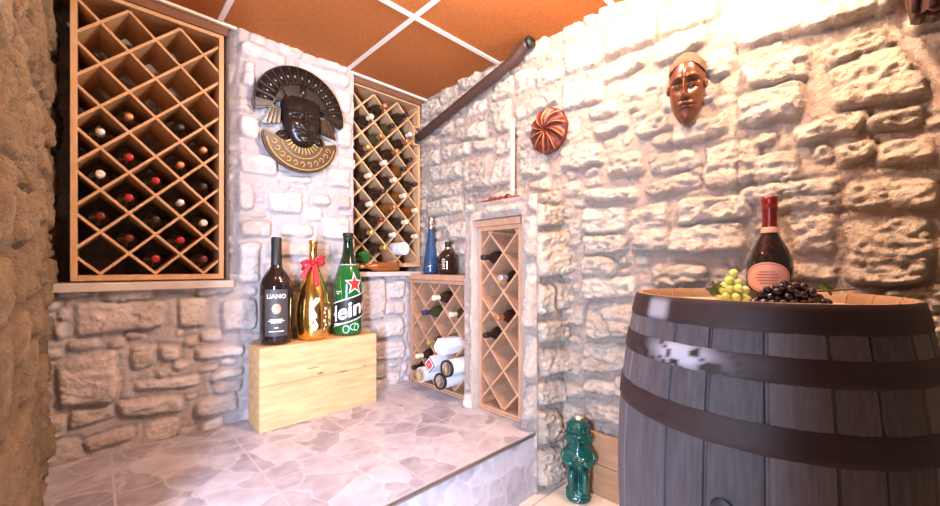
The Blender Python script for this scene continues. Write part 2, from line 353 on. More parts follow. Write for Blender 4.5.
# stones read off the walls as corner sights, turned into wall coordinates
SB = [[(596,70),(640,50),(645,63),(602,82)],[(652,42),(703,23),(705,42),(655,63)],[(562,48),(597,26),(600,60),(563,72)],[(604,28),(650,8),(652,38),(604,56)],
 [(656,10),(712,-10),(715,14),(657,34)],[(720,12),(895,-45),(903,2),(740,44)],[(742,66),(805,44),(806,72),(745,86)],[(824,47),(881,22),(890,43),(827,64)],[(829,68),(897,45),(931,88),(833,104)],
 [(738,92),(800,78),(800,112),(738,124)],[(795,125),(868,105),(862,129),(795,140)],[(870,112),(926,100),(923,118),(873,124)],[(833,147),(877,138),(877,154),(840,167)],[(881,143),(928,133),(931,160),(883,164)],
 [(752,158),(793,150),(797,178),(755,183)],[(751,136),(775,130),(773,140),(753,143)],[(845,186),(935,178),(936,204),(850,208)],[(742,188),(835,178),(838,189),(742,200)],
 [(588,106),(614,99),(618,110),(589,118)],[(590,129),(623,117),(627,124),(593,136)],[(633,128),(660,108),(668,127),(635,136)],[(671,129),(725,112),(721,129),(673,144)],[(651,137),(668,133),(670,142),(651,144)],
 [(605,157),(636,151),(639,170),(607,175)],[(704,147),(734,140),(737,182),(705,186)],[(738,142),(756,137),(753,180),(740,182)],[(645,155),(690,150),(695,165),(648,172)],[(643,186),(697,168),(698,186),(647,195)],
 [(582,190),(632,185),(636,198),(585,200)],[(560,146),(597,142),(600,162),(560,168)],[(580,209),(622,208),(622,230),(582,231)],[(582,236),(620,236),(625,250),(584,254)],[(630,212),(662,203),(664,249),(630,251)],
 [(677,203),(747,194),(745,214),(677,223)],[(669,229),(742,222),(744,249),(665,252)],[(784,213),(835,211),(830,250),(795,252)],[(580,258),(612,258),(613,274),(580,275)],[(650,265),(702,266),(703,281),(653,286)],
 [(582,278),(632,278),(632,297),(584,298)],[(850,223),(928,218),(929,280),(851,283)],[(794,265),(835,265),(835,279),(793,279)],[(775,197),(840,191),(840,207),(778,210)],
 [(584,303),(632,308),(629,337),(584,337)],[(581,343),(625,346),(625,372),(583,372)],[(584,378),(611,383),(611,396),(584,391)],[(613,378),(640,383),(640,400),(613,396)],[(584,400),(640,412),(640,430),(586,420)],
 [(428,167),(457,161),(459,176),(429,181)],[(461,161),(487,154),(488,185),(461,188)],[(438,147),(466,141),(467,152),(440,158)],[(472,141),(490,137),(490,147),(472,150)],[(492,161),(508,156),(509,181),(492,184)],
 [(455,129),(481,121),(483,135),(456,139)],[(429,187),(460,181),(461,192),(431,198)],[(488,104),(507,98),(507,129),(494,130)],[(517,150),(543,148),(545,171),(519,175)],[(425,203),(458,195),(459,210),(427,216)],
 [(447,225),(468,220),(468,236),(449,240)],[(512,104),(555,88),(556,100),(514,118)],[(560,82),(598,76),(600,96),(561,108)],[(428,243),(445,240),(445,255),(429,258)],[(435,163),(430,160),(431,150),(436,150)]]
SC = [[(238,179),(256,183),(256,209),(239,209)],[(268,191),(304,191),(303,215),(270,212)],[(313,193),(331,194),(331,207),(313,204)],[(338,196),(353,196),(353,209),(338,208)],[(240,218),(273,219),(273,238),(240,237)],
 [(284,223),(314,225),(314,238),(282,236)],[(322,216),(350,216),(350,241),(322,238)],[(239,241),(261,241),(261,283),(239,283)],[(267,241),(333,245),(333,258),(267,256)],[(240,150),(278,156),(278,176),(240,172)],
 [(327,167),(352,169),(352,189),(327,186)],[(285,175),(314,176),(312,184),(286,181)],[(240,38),(287,54),(287,68),(240,54)],[(243,58),(257,62),(256,88),(242,84)],[(300,58),(350,75),(350,88),(301,74)],
 [(240,113),(262,117),(262,140),(240,137)],[(338,118),(352,121),(352,150),(338,146)],[(335,86),(352,92),(352,114),(337,110)],[(265,262),(345,262),(345,285),(265,287)],[(262,70),(330,90),(330,112),(262,95)],
 [(75,304),(166,301),(164,327),(76,338)],[(178,298),(209,297),(208,327),(177,327)],[(221,299),(258,297),(258,330),(223,332)],[(54,363),(117,349),(119,402),(57,410)],[(131,346),(156,345),(159,366),(131,371)],
 [(159,345),(181,345),(181,360),(162,362)],[(194,348),(247,344),(245,356),(195,360)],[(131,384),(200,374),(202,386),(134,393)],[(209,375),(245,366),(247,375),(210,385)],[(50,324),(66,322),(68,340),(52,342)],
 [(115,403),(181,396),(184,413),(120,418)],[(195,402),(239,392),(239,413),(192,418)],[(352,281),(386,277),(386,318),(353,323)],[(388,283),(406,279),(406,298),(390,299)],[(386,302),(406,301),(406,314),(386,315)],
 [(375,324),(405,317),(405,336),(375,340)],[(376,343),(406,341),(406,359),(376,361)],[(264,292),(300,292),(300,330),(264,333)],[(305,290),(345,288),(345,325),(305,328)]]
YB0 = -0.45
sb = []
for q in SB:
    w_ = np.array([(on_X(x, y, 1.745)[0]-YB0, on_X(x, y, 1.745)[1]-ZF) for x, y in q]); c_ = w_.mean(0)
    ext = (w_.max(0)-w_.min(0))/2; sb.append([tuple(c_+(p_-c_)*(1+np.array([.010,.010])/np.maximum(ext,.02))) for p_ in w_])
rubble('wall_right', (XB, YB0, ZF), (0,1,0), (0,0,1), (-1,0,0), 2.30-YB0+.4, ZC-ZF, .0062, sb, M['stoneB'],
       holes=[(1.19-YB0, 1.60-YB0, .2, .30-ZF), (1.625-YB0, 2.30-YB0, .2, -.07-ZF)], amp=(.016,.032), rough=.020, seed=3, warp=.016, strata=.004, tz=(-.24,-.02))
sa = []
for q in SC: sa.append([(on_Y(x, y, YA-.02)[0]-XL, on_Y(x, y, YA-.02)[1]-ZP) for x, y in q])
cham = lambda U, V: np.where((U < .546-XL) & (V > -.04-ZP), -(.546-XL-U)*1.5, 0)
rubble('wall_back', (XL, YA, ZP), (1,0,0), (0,0,1), (0,-1,0), XB-XL, ZC-ZP, .0062, sa, M['stoneA'],
       holes=[(-1, .497-XL, -.075-ZP, 9), (1.183-XL, 9, -.062-ZP, 9)], amp=(.016,.032), rough=.010, seed=11, strata=.004, base=cham, warp=.009, fillsize=(.08,.2,.06,.10), tz=(-.15,.05))
rubble('wall_alcove', (XL-.05, 2.68, -.1), (1,0,0), (0,0,1), (0,-1,0), XB+.2-XL, 1.36, .014, [], M['stoneA'], amp=(.01,.02), rough=.008, seed=21)
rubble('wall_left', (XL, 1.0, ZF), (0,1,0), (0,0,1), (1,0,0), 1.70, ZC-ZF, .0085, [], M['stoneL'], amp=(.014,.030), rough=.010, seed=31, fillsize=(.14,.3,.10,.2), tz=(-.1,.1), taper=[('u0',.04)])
# two unseen wall blocks, added to shape the shadow edges of the cool light
struct(obj('wall_light_blocker', box(box(bmesh.new(), (XL-.125, 1.03, (ZF+ZC)/2), (.24,.06,ZC-ZF)), (XL-.125, -.235, (ZF+ZC)/2), (.24,.77,ZC-ZF)), M['stoneL']))
# pillar
PX, PY0, PY1, PT = 1.53, 1.115, 1.62, .355
def pf(px, py): Y, z = on_X(px, py, PX-.02); return (Y-PY0, z-ZF)
def pfr(px, py): X, z = on_Y(px, py, PY0-.02); return (X-PX, z-ZF)
left_st = [[pf(*q) for q in s] for s in [[(467,212),(478,210),(478,240),(467,241)],[(467,244),(478,243),(478,290),(467,290)],[(467,294),(478,294),(478,345),(467,344)],[(467,348),(478,349),(478,398),(467,393)],
   [(522,215),(534,214),(534,258),(522,256)],[(522,262),(534,263),(534,330),(522,328)],[(522,334),(534,336),(534,380),(522,376)],[(522,384),(534,386),(534,424),(522,420)],[(479,207),(522,201),(522,214),(479,216)]]]
front_st = [[pfr(*q) for q in s] for s in [[(541,203),(575,206),(575,226),(541,226)],[(541,231),(572,231),(572,276),(541,277)],[(541,284),(556,284),(556,314),(541,316)],[(559,283),(572,283),(572,311),(559,310)],
   [(541,322),(572,320),(573,341),(542,345)],[(541,350),(575,347),(573,370),(545,378)],[(541,384),(566,378),(568,402),(542,408)],[(541,414),(560,408),(563,440),(542,446)],[(541,452),(562,446),(562,478),(541,488)]]]
rubble('wall_pillar', (PX, PY0, ZF), (0,1,0), (0,0,1), (-1,0,0), PY1-PY0, PT-ZF, .006, left_st, M['stoneB'], holes=[(1.207-PY0, 1.566-PY0, ZP-ZF-.1, .265-ZF)], amp=(.018,.03), rough=.010, seed=41, soft=True, taper=[('u0',.02),('u1',.012),('v1',.015)])
rubble('wall_pillar_front', (PX, PY0, ZF), (1,0,0), (0,0,1), (0,-1,0), XB-PX+.03, PT-ZF, .006, front_st, M['stoneB'], amp=(.018,.034), rough=.016, seed=43, strata=.006, taper=[('u0',.02),('v1',.015)])
b = bmesh.new()
def quad(bm, *p): bm.faces.new([bm.verts.new(q) for q in p])
quad(b, (PX,PY0,PT),(XB+.03,PY0,PT),(XB+.03,PY1,PT),(PX,PY1,PT)); quad(b, (PX,PY1,ZF),(XB,PY1,ZF),(XB,PY1,PT),(PX,PY1,PT))
for y in (1.207, 1.566): quad(b, (PX,y,ZP),(1.92,y,ZP),(1.92,y,.265),(PX,y,.265))
quad(b, (PX,1.207,.265),(1.92,1.207,.265),(1.92,1.566,.265),(PX,1.566,.265)); quad(b, (1.92,1.207,ZP),(1.92,1.566,ZP),(1.92,1.566,.265),(1.92,1.207,.265))
quad(b, (1.92,1.62,ZP),(1.92,2.32,ZP),(1.92,2.32,-.07),(1.92,1.62,-.07)); quad(b, (1.60,2.30,ZP),(1.92,2.30,ZP),(1.92,2.30,-.07),(1.60,2.30,-.07)); quad(b, (PX,1.624,ZP),(1.92,1.624,ZP),(1.92,1.624,-.07),(PX,1.624,-.07))
struct(obj('trim_4', b, M['ledge']))
# floors, ceiling, trims
struct(obj('floor_platform', B(((XL+1.95)/2, (STEP+2.7)/2, (ZP+ZF)/2), (1.95-XL, 2.7-STEP, ZP-ZF)), M['tile']))
b = bmesh.new(); box(b, (.6, .9, ZF-.03), (3.2, 3.8, .06)); struct(obj('floor', b, M['tilelow']))
struct(obj('trim_5', B(((XL+PX)/2, STEP-.002, ZP-.004), (PX-XL, .012, .012), .002), M['nosing']))
b = bmesh.new(); box(b, (1.752, .33, -1.025), (.03, 1.53, .146), .003); box(b, (1.752, .33, -.876), (.03, 1.53, .146), .003); struct(obj('baseboard_right', b, M['skirt']))
struct(obj('ceiling', B((.75, 1.0, ZC+.03), (2.6, 3.6, .06)), M['ceil']))
b = bmesh.new()
for x in (-.235, .455, 1.145): box(b, (x, .9, ZC-.003), (.024, 2.80, .008))
for y in (1.58, .85, .12): box(b, (.80, y, ZC-.0036), (1.95, .024, .008))
struct(obj('trim_1', b, M['tbar']))
b = bmesh.new(); box(b, (.20, 2.300, ZC-.008), (.66, .018, .012)); box(b, (1.475, 2.300, ZC-.008), (.60, .018, .012)); struct(obj('trim_2', b, M['tbar']))
b = bmesh.new(); box(b, (.19, 2.322, 1.222), (.62, .012, .052)); box(b, (1.472, 2.325, 1.226), (.59, .012, .048)); struct(obj('trim_3', b, M['valance']))
b = bmesh.new(); box(b, (.185, 2.46, -.085), (.64, .44, .036), .004); box(b, (1.475, 2.445, -.047), (.60, .43, .03), .004); struct(obj('trim_6', b, M['ledge']))
b = bmesh.new(); quad(b, (.497,2.31,-.1),(.497,2.7,-.1),(.497,2.7,ZC),(.497,2.31,ZC)); quad(b, (1.183,2.29,-.06),(1.183,2.7,-.06),(1.183,2.7,ZC),(1.183,2.29,ZC)); struct(obj('trim_7', b, M['ledge']))
# ------------------------------------------------------------------ wine racks
def rack(name, label, W, H, dep, hx, hz, ph, zlo, zhi, m, loc, rotz, fr=.022, notch=None, header=None, slat=.0115, k0=0, x0=0.0):
    """local: x across the face, y into the rack (front at 0), z up from the base; node (k, j) sits at x0+k*hx, zlo_ref+j*hz"""
    t = thing(name, label, 'wine rack', loc, (0,0,rotz))
    if notch:
        z0, z1, wd = notch
        b = bmesh.new(); box(b, (W-fr/2, dep/2, z0/2), (fr, dep, z0), .002); box(b, (W-fr/2, dep/2, (z1+H)/2), (fr, dep, H-z1), .002)
        box(b, (W-wd-fr/2, .03, (z0+z1)/2), (fr*.6, .06, z1-z0+fr*1.0), .002); box(b, (W-wd/2-fr*.4, .03, z0-fr*.2), (wd, .06, fr*.5), .001); box(b, (W-wd/2-fr*.4, .03, z1+fr*.2), (wd, .06, fr*.5), .001)
        obj('side_panel', b, m, t)
    else: obj('side_panel', B((W-fr/2, dep/2, H/2), (fr, dep, H), .002), m, t)
    obj('side_panel', B((fr/2, dep/2, H/2), (fr, dep, H), .002), m, t)
    obj('top_rail', B((W/2, dep/2, H-fr*.5), (W-2*fr, dep, fr), .002), m, t)
    obj('bottom_rail', box(B((W/2, dep/2, fr*.6), (W-2*fr, dep, fr*1.2), .002), (W/2, -.004, fr*.35), (W-.004, .01, fr*.5), .002), m, t)
    b = bmesh.new(); xa, xb = fr*.8, W-fr*.8
    for s in (1, -1):
        c0 = set()
        for k in range(-40, 60):
            # line through nodes: z = s*(hz/hx)*(x-x0) + ph + 2*k*hz
            f = lambda x: s*hz/hx*(x-x0)+ph+2*k*hz
            g = lambda z: (z-ph-2*k*hz)*s*hx/hz+x0
            pts = []
            for x in (xa, xb):
                if zlo-1e-6 <= f(x) <= zhi+1e-6: pts.append((x, f(x)))
            for z in (zlo, zhi):
                if xa-1e-6 <= g(z) <= xb+1e-6: pts.append((g(z), z))
            pts = sorted(set((round(p[0],5), round(p[1],5)) for p in pts))
            if len(pts) < 2: continue
            p, q = Vector((pts[0][0], 0, pts[0][1])), Vector((pts[-1][0], 0, pts[-1][1]))
            if (q-p).length < .03: continue
            ang = math.atan2(q.z-p.z, q.x-p.x); mid = (p+q)/2
            mt = Matrix.Translation((mid.x, 0, mid.z)) @ Matrix.Rotation(-ang, 4, 'Y')
            box(b, (0, dep/2+.004+(.0006 if s > 0 else 0), 0), ((q-p).length, dep-.01, slat), .0015, mt)
    obj('lattice', b, m, t)
    if header: obj('header_board', B((W/2, .02, H+header/2), (W+.02, .09, header), .004), m, t)
    return t
RY = 2.33
HX, HZ1 = .0942, .0918
rack('wine_rack', 'tall pale lattice wine rack built into the alcove beside the left wall', .556, 1.263, .29, HX, HZ1, .0618+.062, .03, 1.163+.062, M['pine'], (-.075, RY, -.062), 0, x0=-.002)
H2X, H2Z = .0935, .0933
rack('wine_rack', 'tall pale lattice wine rack full of protruding bottle necks in the far corner', .572, 1.216, .29, H2X, H2Z, 1.176, .018, 1.176, M['pine'], (1.178, RY+.01, 0), 0, x0=.003, notch=(.915,1.035,.045))
# low rack and niche rack stand in the right wall, their faces turned left (local x runs toward the viewer)
HSX, HSZ = .0975, .10
LRY = 2.262
rack('wine_rack', 'low pinkish wood lattice rack holding white gift tubes under the blue bottle', .63, ZP*-1-.088, .29, HSX, HSZ, -.17-ZP, .03, -.115-ZP, M['oak'], (1.60, LRY, ZP), -PI/2, x0=LRY-1.80)
b = B((1.735, 1.95, -.068), (.31, .645, .036), .005)
tag(obj('rack_shelf_board', b, M['oak']), 'brown wooden board laid on top of the low rack under the blue bottle', 'shelf')
NRY = 1.560
rack('wine_rack', 'narrow tall lattice rack set in the stone pillar opening', .312, 1.028, .29, .097, .107, .185-ZP, .03, .20-ZP, M['oak'], (1.58, NRY, ZP), -PI/2, x0=NRY-1.477, header=.036)
# ------------------------------------------------------------------ wine bottles lying in the racks
BP = [(0,.004),(.030,0),(.0385,.006),(.0395,.02),(.0395,.185),(.036,.205),(.024,.228),(.0155,.245),(.0142,.262),(.0142,.296),(0,.297)]
CP = [(.0147,.238),(.0152,.244),(.0150,.265),(.0162,.288),(.0162,.299),(.0150,.3015),(.006,.3022),(0,.302)]
_bm = {}
def mesh_of(key, prof, m, seg=20):
    if key not in _bm:
        bm = L_(prof, seg); bmesh.ops.recalc_face_normals(bm, faces=bm.faces)
        me = bpy.data.meshes.new(key); bm.to_mesh(me); bm.free(); me.materials.append(m)
        me.polygons.foreach_set('use_smooth', [True]*len(me.polygons)); _bm[key] = me
    return _bm[key]
def rack_bottle(label, neck, rot, glass, cap, group, base_out=False):
    """neck = point where the neck tip (or the base, when base_out) ends"""
    t = thing('wine_bottle', label, 'bottle', (0,0,0), rot, group)
    d = Matrix.Identity(3); from mathutils import Euler
    ax = Euler(rot).to_matrix() @ Vector((0,0,1))
    t.location = Vector(neck) if base_out else Vector(neck)-ax*.302
    o = bpy.data.objects.new('glass_body', mesh_of('glass_'+glass, BP, M[glass])); COL.objects.link(o); o.parent = t
    o = bpy.data.objects.new('capsule', mesh_of(cap, CP, M[cap])); COL.objects.link(o); o.parent = t
    return t
ORD = ['first','second','third','fourth','fifth','sixth','seventh']
cname = {'cap_red':'bright red','cap_gold':'gold','cap_silver':'silver','cap_black':'black','cap_white':'white','cap_wine':'dark wine-red','cap_copper':'copper','cap_blue':'dark blue','cap_cream':'cream'}
gname = {'bottleglass':'dark','greenglass':'green','amberglass':'amber','oliveglass':'olive','brownglass':'brown','blackglass':'black'}
DROP = .0225
ROTA = (PI/2, 0, 0); ROTB = (0, -PI/2, 0)
left = {1:['cap_silver','cap_white','cap_wine'], 2:['cap_copper','cap_red','cap_red','cap_wine'], 3:['cap_red','cap_black','cap_red'], 4:['cap_black','cap_copper','cap_silver','cap_red'], 5:['cap_copper','cap_black','cap_white','cap_wine']}
zoff = {1:[.607,.425,.243], 2:[.702,.5208,.3372,.1536], 3:[.429,.2454,.0618], 4:[.702,.5208,.3372,.1536], 5:[.6126,.429,.2454,.0618]}
for k in left:
    for i, cp in enumerate(left[k]):
        x = -.077+HX*k; n = int(round((zoff[k][i]-(.0618 if k%2 else -.03))/(2*HZ1))); z = (.0618 if k%2 else -.03)+2*HZ1*n - DROP
        rack_bottle('dark wine bottle with %s capsule, left alcove rack, %s column, %s from top' % (cname[cp], ORD[k-1], ORD[i]),
                    (x, RY-.004, z), ROTA, 'bottleglass', cp, 'wine bottles in the left alcove rack')
caps2 = ['cap_black','cap_gold','cap_white','cap_cream','cap_copper','cap_black','cap_wine','cap_gold','cap_black','cap_cream']
rng = random.Random(4)
c2 = {}
for k in range(1, 6):
    zs = [z for z in ([1.176-2*H2Z*i for i in range(0,7)] if k % 2 else [1.176-H2Z-2*H2Z*i for i in range(0,7)]) if .09 < z < 1.10]
    i = 0
    for z in zs:
        if k == 4 and abs(z-.149) < .04: continue
        if k == 5 and z > 1.02: pass
        cp = {(1,2):'cap_cream',(1,3):'cap_cream',(1,4):'cap_gold',(3,2):'cap_cream',(4,0):'cap_black',(5,0):'cap_white',(2,2):'cap_cream'}.get((k,i), rng.choice(caps2))
        gl = 'amberglass' if (k, i) in ((4,2),(3,3),(4,3),(5,3)) else ('bottleglass' if rng.random() < .8 else 'oliveglass')
        out = rng.uniform(.07,.13)
        if k == 5 and .78 < z < 1.05: out = .012
        rack_bottle('%s wine bottle with %s capsule, corner rack, %s column, %s from top' % (gname[gl], cname[cp], ORD[k-1], ORD[i]),
                    (1.182+H2X*k, RY-out, z-DROP), ROTA, gl, cp, 'wine bottles in the corner rack'); i += 1
# green bottle, base outwards, in the lowest left cell and a white-ended tube
def gift_tube(label, end, axis, r, ln, endmat, rim=None, group=None):
    """axis: 'Y' or 'X'; end = centre of the visible end"""
    rot = (-PI/2,0,0) if axis == 'Y' else (0,PI/2,0)
    t = thing('gift_tube', label, 'gift tube', end, rot, group)
    obj('tube_body', L_([(0,.006),(r*.9,.006),(r,.004),(r,.008),(r,ln),(0,ln)], 28), M['tubewhite'], t, True).data.set_sharp_from_angle(angle=.6)
    obj('end_cap', L_([(0,.002),(r*.62,.0015),(r*.66,-.002),(r*.84,-.002),(r*.86,.004)], 28), M[endmat], t, True)
    if rim: obj('end_rim', L_([(r*.84,-.004),(r*1.03,-.004),(r*1.03,.016),(r*.99,.016)], 28), M[rim], t, True)
    return t
dT = .019
t = rack_bottle('green bottle lying base outwards in the lowest left cell of the corner rack', (1.182+H2X, RY-.035, .0685), (-PI/2,0,0), 'greenglass', 'cap_black', None, True)
gift_tube('cream-ended round gift tube poking out low on the right of the corner rack', (1.182+H2X*4, RY-.065, .149-dT), 'Y', .045, .36, 'cream')
# copper bottle lying on the ledge
CPR = [(0,.003),(.024,0),(.032,.006),(.033,.02),(.033,.17),(.030,.19),(.016,.215),(.011,.23),(.0105,.275),(.0125,.277),(.0125,.29),(0,.291)]
t = thing('liqueur_bottle', 'slim copper coloured bottle lying on the ledge in front of the corner rack', 'bottle', (1.515, 2.284, -.032+.0335), (0,-PI/2,0))
obj('glass_body', L_(CPR, 28), M['copper'], t, True); obj('cap', L_([(.0125,.262),(.0135,.264),(.0135,.293),(0,.294)], 24), M['cap_gold'], t, True)
# niche rack bottles
nd = .024
for Y, z, gl, cp, out, lb in ((1.477,.077,'bottleglass','cap_black',.055,'black-necked wine bottle, topmost in the narrow pillar rack'),(1.38,-.034,'bottleglass','cap_silver',.02,'dark bottle with crumpled silver capsule, second from top in the narrow pillar rack'),
      (1.38,-.247,'brownglass','cap_copper',.05,'brown bottle with copper capsule in the narrow pillar rack, below the silver capped one'),(1.477,-.354,'bottleglass','cap_black',.04,'dark bottle with black neck, lowest in the narrow pillar rack')):
    rack_bottle(lb, (1.58-out, Y, z-nd), ROTB, gl, cp, 'wine bottles in the pillar rack')
for Y, z, gl, cp, out, lb in ((1.8975,-.17,'bottleglass','cap_cream',.085,'dark bottle with cream capsule in the top row of the low rack'),(1.995,-.27,'oliveglass','cap_blue',.09,'olive bottle with dark blue capsule in the low rack, under the blue bottle'),
      (1.80,-.27,'oliveglass','cap_cream',.03,'olive bottle with cream capsule beside the pillar in the low rack, above the white box'),(1.995,-.47,'oliveglass','cap_gold',.05,'bottle with gold capsule in the low rack, left of the white box'),
      (2.0925,-.57,'brownglass','cap_cream',.07,'brown bottle with cream capsule in the low rack, left of the red diamond carton'),(2.19,-.67,'bottleglass','cap_black',.03,'dark bottle with black capsule in the lowest left cell of the low rack')):
    rack_bottle(lb, (1.60-out, Y, z-nd), ROTB, gl, cp, 'wine bottles in the low rack')
gt = 'white gift tubes in the low rack'
gift_tube('white gift tube with tan end at the bottom left of the low rack', (1.49, 1.995, -.67-dT), 'X', .048, .33, 'tan', None, gt)
gift_tube('white gift tube with black rim and silver end, upper one beside the pillar', (1.46, 1.704, -.57-dT), 'X', .048, .33, 'silver', 'black', gt)
gift_tube('white gift tube with black rim and silver end, lowest in the low rack', (1.49, 1.80, -.67-dT), 'X', .048, .33, 'silver', 'black', gt)
# square carton with red diamond, set on its edge in the cell; white six-sided box
rt = Matrix.Rotation(PI/4, 4, 'X')
t = thing('bottle_carton', 'square white carton with a red diamond on its end, lying among the gift tubes', 'box', (1.49, 1.8975, -.57-.035))
s_ = .074
obj('carton_body', B((.16,0,0), (.32,s_,s_), .002, rt), M['tubewhite'], t)
obj('end_border', B((-.001,0,0), (.002,s_*.98,s_*.98), 0, rt), M['black'], t)
obj('end_frame', B((-.0025,0,0), (.002,s_*.82,s_*.82), 0, rt), M['white'], t)
obj('red_diamond', B((-.004,0,0), (.002,s_*.62,s_*.62), 0, rt), M['starred'], t)
obj('emblem', B((-.0055,0,0), (.002,s_*.24,s_*.24), 0), M['pink'], t)
t = thing('hexagonal_box', 'plain white six-sided box sticking out of the low rack above the gift tubes', 'box', (1.47, 1.80, -.47-.012))
b = bmesh.new(); r_ = .055
rings = []
for x, q in ((0,.55),(.028,1),(.33,1)): rings.append([b.verts.new((x, r_*q*math.cos(PI/3*i), r_*q*math.sin(PI/3*i))) for i in range(6)])
for a_, c_ in zip(rings, rings[1:]):
    for i in range(6): b.faces.new((a_[i], a_[(i+1)%6], c_[(i+1)%6], c_[i]))
b.faces.new(rings[0]); b.faces.new(rings[-1]); obj('box_body', b, M['tubewhite'], t)
# ------------------------------------------------------------------ bottles on the low rack
t = thing('liqueur_bottle', 'tall slim blue bottle tapering to the neck on the low rack shelf', 'bottle', (1.70, 2.15, -.05))
prof = [(0,.004),(.045,0),(.054,.006),(.055,.02),(.052,.06),(.040,.16),(.026,.25),(.019,.31),(.017,.345),(.0165,.36),(0,.361)]
obj('glass_body', L_(prof, 32), M['blueglass'], t, True); obj('neck_band', L_([(.0185,.318),(.0195,.32),(.0185,.342),(.0175,.343)], 24), M['silver'], t, True); obj('cap', L_([(.0175,.352),(.018,.354),(.018,.398),(.016,.40),(0,.401)], 24), M['silver'], t, True)
ph = math.atan2(-2.15,-1.70)
obj('script_stripe', wrap(poly2([(-.03,-.006),(.03,.012),(.032,.016),(-.03,-.001)]), prof, ph, .055), M['silver'], t)
t = thing('liqueur_flask', 'squat round dark flask with white print, right of the blue bottle', 'bottle', (1.69, 1.955, -.05))
prof = [(0,.004),(.05,0),(.060,.008),(.064,.04),(.066,.09),(.060,.128),(.042,.152),(.024,.164),(.019,.172),(.018,.195),(0,.196)]
obj('glass_body', L_(prof, 32), M['brownglass'], t, True); obj('neck_band', L_([(.0195,.166),(.021,.168),(.0205,.182),(.019,.183)], 24), M['silver'], t, True); obj('stopper', L_([(.019,.190),(.021,.192),(.021,.214),(.018,.218),(0,.219)], 24), M['black'], t, True)
ph = math.atan2(-1.955,-1.69); b = bmesh.new()
for i in range(6): box(b, (-.03, .012*i+.04, 0), (.026-.006*(i%2), .005, .0004))
obj('printed_lines', wrap(b, prof, ph, 0), M['cream'], t)
# ------------------------------------------------------------------ pine crate with the three big bottles
BX0, BX1, BY0, BY1, BH = .570, 1.205, 2.045, 2.235, .408
ZB = ZP+BH
t = thing('pine_crate', 'pale pine wooden crate standing on the tiled platform under the three large bottles', 'crate', ((BX0+BX1)/2, (BY0+BY1)/2, ZP))
w_, d_ = BX1-BX0, BY1-BY0
obj('front_panel', box(B((0,-d_/2+.008,BH*.27), (w_,.016,BH*.54-.0015), .0015), (0,-d_/2+.008,BH*.77), (w_,.016,BH*.46-.0015), .0015), M['boxpine'], t)
obj('back_panel', B((0,d_/2-.008,BH/2), (w_,.016,BH), .002), M['boxpine'], t)
for s in (-1,1): obj('side_panel', B((s*(w_/2-.008),0,BH/2), (.016,d_-.033,BH), .002), M['boxpine'], t)
obj('lid', B((0,0,BH-.008), (w_-.033,d_-.033,.016), .002), M['boxpine'], t)
b = bmesh.new()
for x, z, a_, c_ in ((-.02,.235,.018,.006),(.11,.22,.03,.004),(-.06,.27,.035,.003),(.24,.23,.012,.004)): b.faces.new([b.verts.new((x+a_*math.cos(q), -d_/2-.0006, z+c_*math.sin(q))) for q in np.linspace(0, 2*PI, 16, endpoint=False)])
obj('knot', b, M['knot'], t)
def face_cam(x, y): return math.atan2(-y, -x)
# black wine magnum
bx, by = .676, 2.140; ph = face_cam(bx, by)
prof = [(0,.010),(.055,0),(.070,.006),(.077,.02),(.078,.28),(.0765,.305),(.068,.335),(.050,.365),(.034,.385),(.026,.405),(.0235,.43),(.0235,.52),(0,.521)]
t = thing('wine_bottle', 'oversized black wine bottle with dark label, leftmost on the pine crate', 'bottle', (bx, by, ZB))
obj('glass_body', L_(prof, 48), M['blackglass'], t, True)
obj('capsule', L_([(.0265,.405),(.0272,.41),(.0252,.435),(.0250,.545),(.023,.549),(0,.550)], 32), M['black'], t, True)
lab = obj('front_label', wrap(poly2(rect(.112,.235)), prof, ph, .165), M['charcoal'], t)
obj('lettering', wrap(flat_text('LIANO', .030, bold=.0007), prof, ph, .238, .0016), M['white'], lab)
obj('seal', wrap(poly2(ell(.021,.026)), prof, ph, .185, .0016), M['seal'], lab)
b = bmesh.new()
for z, w in ((.132,.058),(.124,.076),(.116,.05),(.090,.018),(.072,.07)): box(b, (0, z, 0), (w, .0042, .0003))
obj('printed_lines', wrap(b, prof, ph, 0, .0016), M['white'], lab)
# gold bottle
bx, by = .867, 2.140; ph = face_cam(bx, by)
prof = [(0,.012),(.060,0),(.075,.006),(.083,.022),(.091,.08),(.0925,.14),(.088,.20),(.074,.27),(.052,.335),(.033,.385),(.0245,.42),(.022,.45),(.021,.52),(.024,.522),(.024,.540),(.021,.543),(0,.544)]
t = thing('prosecco_bottle', 'shiny gold bottle with a red bow, middle one on the pine crate', 'bottle', (bx, by, ZB))
obj('gold_body', L_(prof, 56), M['gold'], t, True)
wv = [(.014*math.sin(i*.55)+.010-(.012 if i < 6 else 0), .055+.0125*i, .011+.006*math.sin(i*1.1)) for i in range(15)]
b = bmesh.new(); rows = [(b.verts.new((x-w, z, 0)), b.verts.new((x+w, z, 0))) for x, z, w in wv]
for p, q in zip(rows, rows[1:]): b.faces.new((p[0], p[1], q[1], q[0]))
obj('pale_emblem', wrap(b, prof, ph, 0, .0012), M['cream'], t)
b = bmesh.new()
for i in range(6): b2 = box(b, (.062+.008*(i%2), .06+.022*i, 0), (.006+.004*(i%3), .014, .0004))
obj('side_print', wrap(b, prof, ph, 0, .0012), M['cream'], t)
nz = .418; f = Vector((math.cos(ph), math.sin(ph), 0)); rt_ = Vector((-f.y, f.x, 0)); c0 = f*.033+Vector((0,0,nz))
bow = obj('ribbon_bow', L_([(.0265,.400),(.0285,.403),(.0285,.430),(.0265,.433)], 32), M['red'], t, True)
